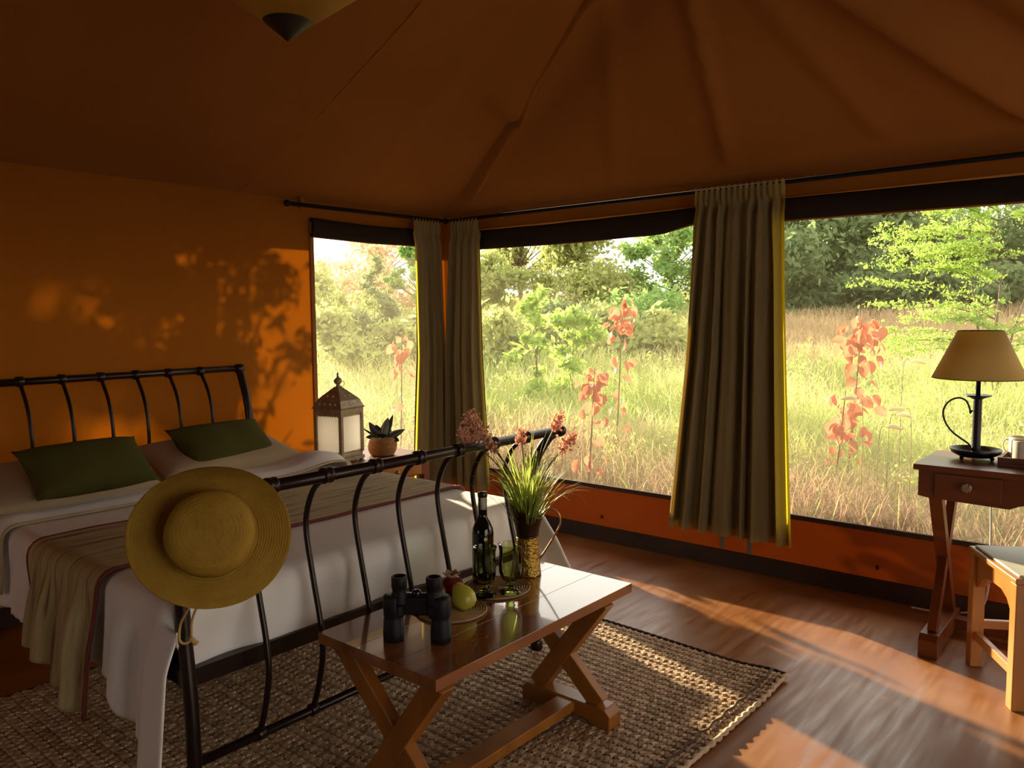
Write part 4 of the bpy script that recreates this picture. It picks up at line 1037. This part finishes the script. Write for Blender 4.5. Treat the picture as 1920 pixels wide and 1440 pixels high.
def leaves(blobs, n, size, sq=.7, seed=1):            # leaf quads scattered over clumps
    g = np.random.default_rng(seed); B = np.array(blobs); vol = B[:, 3]**2; idx = g.choice(len(B), n, p=vol/vol.sum())
    d = g.normal(size=(n, 3)); d /= np.linalg.norm(d, axis=1)[:, None]
    q = np.minimum(np.abs(g.normal(.55, .38, n)), 1.6)
    c = B[idx, :3]+d*(B[idx, 3]*q)[:, None]*np.array([1, 1, sq])
    u = g.normal(size=(n, 3)); u /= np.linalg.norm(u, axis=1)[:, None]
    v = np.cross(u, d+g.normal(size=(n, 3))*.7); v /= np.linalg.norm(v, axis=1)[:, None]+1e-6
    s = size*g.uniform(.6, 1.3, n)[:, None]
    V = np.stack([c-u*s, c+v*s*.42, c+u*s, c-v*s*.42], 1).reshape(-1, 3)
    T = (np.arange(n)[:, None, None]*4+np.array([(0,1,2),(0,2,3)])[None]).reshape(-1, 3)
    return V, T
def weeds(n, m, seed, r0, r1, name, label):
    g = np.random.default_rng(seed); bl = []
    for i in range(n):
        a = R(g.uniform(2, 58)); r = r0*(r1/r0)**g.random(); x, y = r*math.cos(a), r*math.sin(a)
        if x < XR+1.5 and y < YL+1.5: continue
        h = g.uniform(.35, .95)*(.8+.5*nz(x*.6, y*.6, 3)); z = float(gz(np.array(x), np.array(y)))
        for q in range(3): bl.append((x+g.normal(0, .07), y+g.normal(0, .07), z+h*(.55+.22*q), .10+.05*g.random()))
    V, T = leaves(bl, len(bl)*26, .020, 1.3, seed)
    tag(raw_mesh(name, V, T, m), label, 'weeds', kind='stuff')
def polar(az, r): return r*math.cos(R(az)), r*math.sin(R(az))
weeds(330, 'f_weed', 61, 5.6, 13, 'leafy_weeds', 'small-leaved yellow-green weeds mixed through the meadow grass')
def tree(name, az, r, top_el, width, m, n, size, label, cat='tree', shape='round', seed=1, trunk=True, lowest=.15, group=None, xy=None):
    rnd = random.Random(seed); x, y = xy or polar(az, r); z0 = float(gz(np.array(x), np.array(y)))
    H = CAM_H+r*math.tan(R(top_el))-z0
    t = thing(name, (x, y, z0), label, cat, group); bl = []; bm = MB()
    th = (.035+.018*H) if H > 2.2 else .012
    if trunk: bm.tube(cr([(x, y, z0-.1), (x+rnd.uniform(-.1, .1), y, z0+H*.35), (x+rnd.uniform(-.2, .2), y, z0+H*.8)], 4), [th*(1-.8*i/8) for i in range(9)], 7)
    if shape == 'cone':
        for i in range(26):
            t_ = (i+.5)/26; q = width*(1-t_)**.8*rnd.uniform(.45, .9); a = rnd.uniform(0, 2*pi)
            bl.append((x+q*math.cos(a), y+q*math.sin(a), z0+H*(.08+.90*t_), max(.10, width*.42*(1-t_)+.05)))
    else:
        nb = {'round': 18, 'loose': 40, 'dense': 34}[shape]
        for i in range(nb):
            a = rnd.uniform(0, 2*pi); t_ = lowest+(1-lowest)*rnd.random()**.8
            prof_ = math.sin(pi*(.12+.80*(t_-lowest)/(1-lowest)))
            q = width*prof_*math.sqrt(rnd.random()); br = width*rnd.uniform(.22, .40) if shape != 'loose' else width*rnd.uniform(.10, .22)
            c_ = (x+q*math.cos(a), y+q*math.sin(a), z0+H*t_-br*.5)
            bl.append((*c_, br))
            if trunk: bm.tube([(x, y, z0+H*t_*.55), c_], [th*.3, th*.08], 5)
    if trunk: bm.build('trunk', 'bark', t, smooth=True)
    V, T = leaves(bl, n, size, .75, seed)
    raw_mesh('foliage', V, T, m, t)['kind'] = 'stuff'
    return t
G = 'trees and bushes beyond the meadow'
tree('juniper_tree', 49.7, 13.5, 4.6, .62, 'f_dark', 5500, .055, 'small dark conical tree standing in the left window view', shape='cone', seed=3)
tree('pale_tree', 49.0, 26, 6.6, 2.6, 'f_pale', 7000, .13, 'tall pale feathery tree behind the dark conical tree', seed=4, lowest=.1)
tree('green_bush', 54.0, 17, 3.7, 1.5, 'f_olive', 6000, .08, 'olive bush at the left side of the left window', 'bush', seed=5, trunk=False, lowest=.0)
tree('leafy_tree', 46.4, 22, 5.6, 1.1, 'f_green', 3800, .09, 'leafy tree at the right edge of the left window, by the curtain', seed=6, shape='loose', lowest=.35)
tree('round_tree', 42.4, 26, 4.9, 1.9, 'f_olive', 9000, .11, 'rounded tree just right of the corner curtains', seed=7, lowest=.05)
tree('sparse_tree', 39.3, 29, 7.4, 2.0, 'f_olive', 3600, .13, 'sparse branching tree against the sky in the middle window', seed=8, shape='loose', lowest=.5)
tree('broad_tree', 35.2, 24, 7.2, 2.5, 'f_olive', 12000, .10, 'broad central tree with visible trunk in the middle window', seed=9, lowest=.33)
tree('open_tree', 28.6, 26, 7.2, 2.4, 'f_green', 8500, .11, 'airy green tree beside the wide curtain in the middle window', seed=10, lowest=.28, shape='loose')
tree('low_bush', 30.0, 20, 1.9, 2.0, 'f_green', 7500, .09, 'long low green bush under the airy tree', 'bush', seed=11, trunk=False, lowest=0)
tree('bright_shrub', 38.2, 9.5, 2.4, .33, 'f_lime', 700, .07, 'bright broad-leaved shrub left of centre in the middle window', 'shrub', seed=12, lowest=.2)
tree('yellow_shrub', 35.6, 10, 1.2, .45, 'f_lime', 1700, .055, 'yellow-green shrub right of the bright broad-leaved one', 'shrub', seed=13, lowest=.1)
for i, (a, r_, e, w_, m_, s_, L) in enumerate([
        (45.0, 14.5, 1.2, 1.0, 'f_dark', 21, 'dark bush at the meadow edge behind the corner curtains'),
        (40.6, 13.5, 1.0, 1.0, 'f_olive', 22, 'olive bush at the meadow edge left of the bright shrub'),
        (37.0, 15, 1.2, 1.0, 'f_dark', 23, 'dark bush at the meadow edge behind the bright shrub'),
        (32.6, 14.5, .7, 1.0, 'f_olive', 24, 'olive bush at the meadow edge right of the broad tree'),
        (28.0, 14, .8, 1.0, 'f_olive', 25, 'bush at the meadow edge hidden partly by the wide curtain'),
        (52.0, 13, 1.2, .9, 'f_olive', 26, 'olive bush at the meadow edge left of the conical tree'),
        (47.2, 12.5, .7, .7, 'f_olive', 27, 'olive bush at the meadow edge right of the conical tree')]):
    tree('meadow_bush', a, r_, e, w_, m_, 4200, .085, L, 'bush', seed=s_, trunk=False, lowest=0, group='bushes at the meadow edge')
for i, (a, r_, e, w_, m_, s_, L) in enumerate([
        (21.3, 25, 8.3, 2.6, 'f_dark', 31, 'dark tree nearest the wide curtain in the right window'),
        (17.6, 27, 8.6, 2.9, 'f_dark', 32, 'dark bluish tree above the red sapling in the right window'),
        (14.0, 26, 7.6, 2.6, 'f_dark', 33, 'dark tree left of the acacia in the right window'),
        (10.4, 29, 6.2, 2.3, 'f_dark', 34, 'dark tree behind the acacia in the right window'),
        (6.6, 27, 7.8, 2.6, 'f_dark', 35, 'dark tree at the far right edge of the right window')]):
    tree('dark_tree', a, r_, e, w_, m_, 13000, .13, L, seed=s_, lowest=.02, group='dark trees beyond the right window', shape='dense')
for i, (a, e, L) in enumerate([(19.4, 3.6, 'dark bush low between the two left dark trees'), (15.8, 3.3, 'dark bush low beneath the middle dark trees'), (12.2, 3.1, 'dark bush low at the acacia branch tips'), (8.6, 3.2, 'dark bush low behind the acacia stems')]):
    tree('dark_bush', a, 23.5, e, 1.3, 'f_dark', 5200, .10, L, 'bush', seed=40+i, trunk=False, lowest=0, group='dark bushes under the dark trees')
# thorn tree outside the left wall whose leaves dapple the canvas
tree('shade_tree', 0, 7.7, 12.8, .74, 'f_green', 4300, .055, 'small unseen leafy tree added to shade the canvas wall beside the left window', seed=52, lowest=.14, xy=(3.28, 7.0), shape='dense')  # added out of view to shade the wall strip beside the window
tree('shade_tree', 0, 14, 13.2, 1.10, 'f_green', 6000, .10, 'leafy tree outside the left wall that dapples the canvas', seed=50, lowest=.30, xy=(4.6, 13.0), shape='dense')
tree('shade_tree', 0, 14, 13.6, 2.0, 'f_green', 8500, .12, 'second unseen leafy tree added outside to shade the canvas wall further left', seed=51, lowest=.2, xy=(1.9, 13.6), shape='dense')  # added out of view to keep sun off the far left canvas

# acacia with flat sprays
acx, acy = polar(8.6, 10.2); acz = float(gz(np.array(acx), np.array(acy)))
ac = thing('acacia_tree', (acx, acy, acz), 'light green acacia spreading flat branches at the right edge', 'tree')
br = MB(); cl = []; rnd = random.Random(5)
tov = Vector((-math.sin(R(8.6)), math.cos(R(8.6)), 0))      # towards picture left
for k in range(3):
    br.tube(cr([(acx, acy, acz), Vector((acx, acy, acz+.7))+tov*(.10*k-.1), Vector((acx, acy, acz+1.7))+tov*(.3*k-.35)], 5), [.022-.0012*i for i in range(11)], 6)
for k in range(34):
    h = rnd.uniform(.75, 3.0); s = rnd.choice((1, 1, 1, -1)); L = rnd.uniform(.5, 1.45)*(1-.18*abs(h-1.9)); dp = rnd.uniform(-.7, .7)
    p0 = Vector((acx, acy, acz+h*.78+.15)); p1 = p0+tov*s*L+Vector((math.cos(R(8.6)), math.sin(R(8.6)), 0))*dp+Vector((0, 0, rnd.uniform(-.05, .30)))
    mid = p0.lerp(p1, .5)+Vector((0, 0, .08)); pts = cr([p0, mid, p1], 6)
    br.tube(pts, [.009*(1-i/14) for i in range(13)], 5)
    for i, q in enumerate(pts[2:]):
        for j in range(3):
            cl.append((q.x+rnd.gauss(0, .06), q.y+rnd.gauss(0, .08), q.z+rnd.gauss(0, .025), rnd.uniform(.07, .13)))
br.build('branch', 'bark', ac, smooth=True)
V, T = leaves(cl, 17000, .022, .35, 9); raw_mesh('foliage', V, T, 'f_lime', ac)['kind'] = 'stuff'

# red-leaved saplings: every leaf its own piece
lfm = MB(); leaf(lfm, (0, 0, 0), Vector((1, 0, 0)), 1., .38, 0, R(-35), 6, .3)
lme = bpy.data.meshes.new('leaf'); lme.from_pydata([tuple(v) for v in lfm.v], [], lfm.f); lme.materials.append(MT['redleaf'])
def sapling(az, r, top_el, n, lsize, spread_, label, seed):
    rnd = random.Random(seed); x, y = polar(az, r); z0 = float(gz(np.array(x), np.array(y))); H = CAM_H+r*math.tan(R(top_el))-z0
    t = thing('red_sapling', (x, y, z0), label, 'sapling', 'red-leaved saplings in the meadow')
    top = Vector((x, y, z0+H)); pts = cr([(x+.05, y+.12, z0), (x+.02, y+.05, z0+H*.5), top], 6)
    MB().tube(pts, [.010-.0006*i for i in range(13)], 6).build('stem', 'redstem', t, smooth=True)
    for i in range(n):
        tt = 1-(rnd.random()**3.0)*.7; q = pts[int(tt*12)]; a = rnd.uniform(0, 2*pi)
        o = bpy.data.objects.new('leaf', lme); C.objects.link(o); o.parent = t
        o.location = q-Vector((x, y, z0))+Vector((math.cos(a), math.sin(a), 0))*rnd.uniform(0, spread_)+Vector((0, 0, rnd.uniform(-.20, .05)))
        o.rotation_euler = (rnd.uniform(-1.2, 1.2), rnd.uniform(.0, 1.5), a); s = lsize*rnd.uniform(.7, 1.25); o.scale = (s, s, s)
sapling(47.9, 6.6, -1.0, 34, .090, .08, 'red-leaved sapling in the left window, above the potted plant', 1)
sapling(32.0, 7.2, 1.7, 60, .105, .12, 'tall red-leaved sapling at the centre of the middle window', 2)
sapling(34.0, 5.7, -3.6, 50, .085, .13, 'low orange-leaved sapling behind the flower jug', 3)
sapling(16.1, 6.4, .3, 85, .105, .15, 'largest red-leaved sapling between the wide curtain and lamp', 4)
sapling(17.0, 5.9, -5.0, 34, .085, .10, 'low red-leaved sapling under the largest one', 5)
# pale seed heads
SH = ['pale seed head left of the desk corner, topmost of three close together', 'pale seed head left of the desk corner, lowest of three close together', 'pale seed head nearest the desk corner, at middle height',
      'pale seed head just left of the desk top edge', 'pale seed head standing alone below the lamp handle', 'pale seed head beside the right edge of the wide curtain', 'pale seed head by the left window curtain, above the red leaves', 'pale seed head in the left window, left of the other pale one']
for i, (az, r, el) in enumerate([(15.9, 5.4, -5.5), (14.9, 5.2, -7.3), (14.3, 5.4, -6.5), (13.0, 5.5, -6.1), (13.6, 5.6, -3.0), (22.9, 7, -4.), (46.5, 8, .2), (48.3, 8, -.1)]):
    x, y = polar(az, r); z0 = float(gz(np.array(x), np.array(y))); zt = CAM_H+r*math.tan(R(el))
    t = thing('seed_head', (x, y, z0), SH[i], 'seed head', 'pale seed heads in the meadow')
    d = Vector((math.sin(R(az)), -math.cos(R(az)), 0))*(1 if i % 3 else -1)
    pp = cr([(x, y, z0), (x, y, zt-.10), Vector((x, y, zt))+d*.05, Vector((x, y, zt-.01))+d*.13], 5)
    MB().tube(pp, .002, 5).build('stalk', 'redstem', t)
    MB().tube(pp[-7:], [.004, .011, .014, .014, .012, .008, .002], 7).build('plume', 'seed', t, smooth=True)
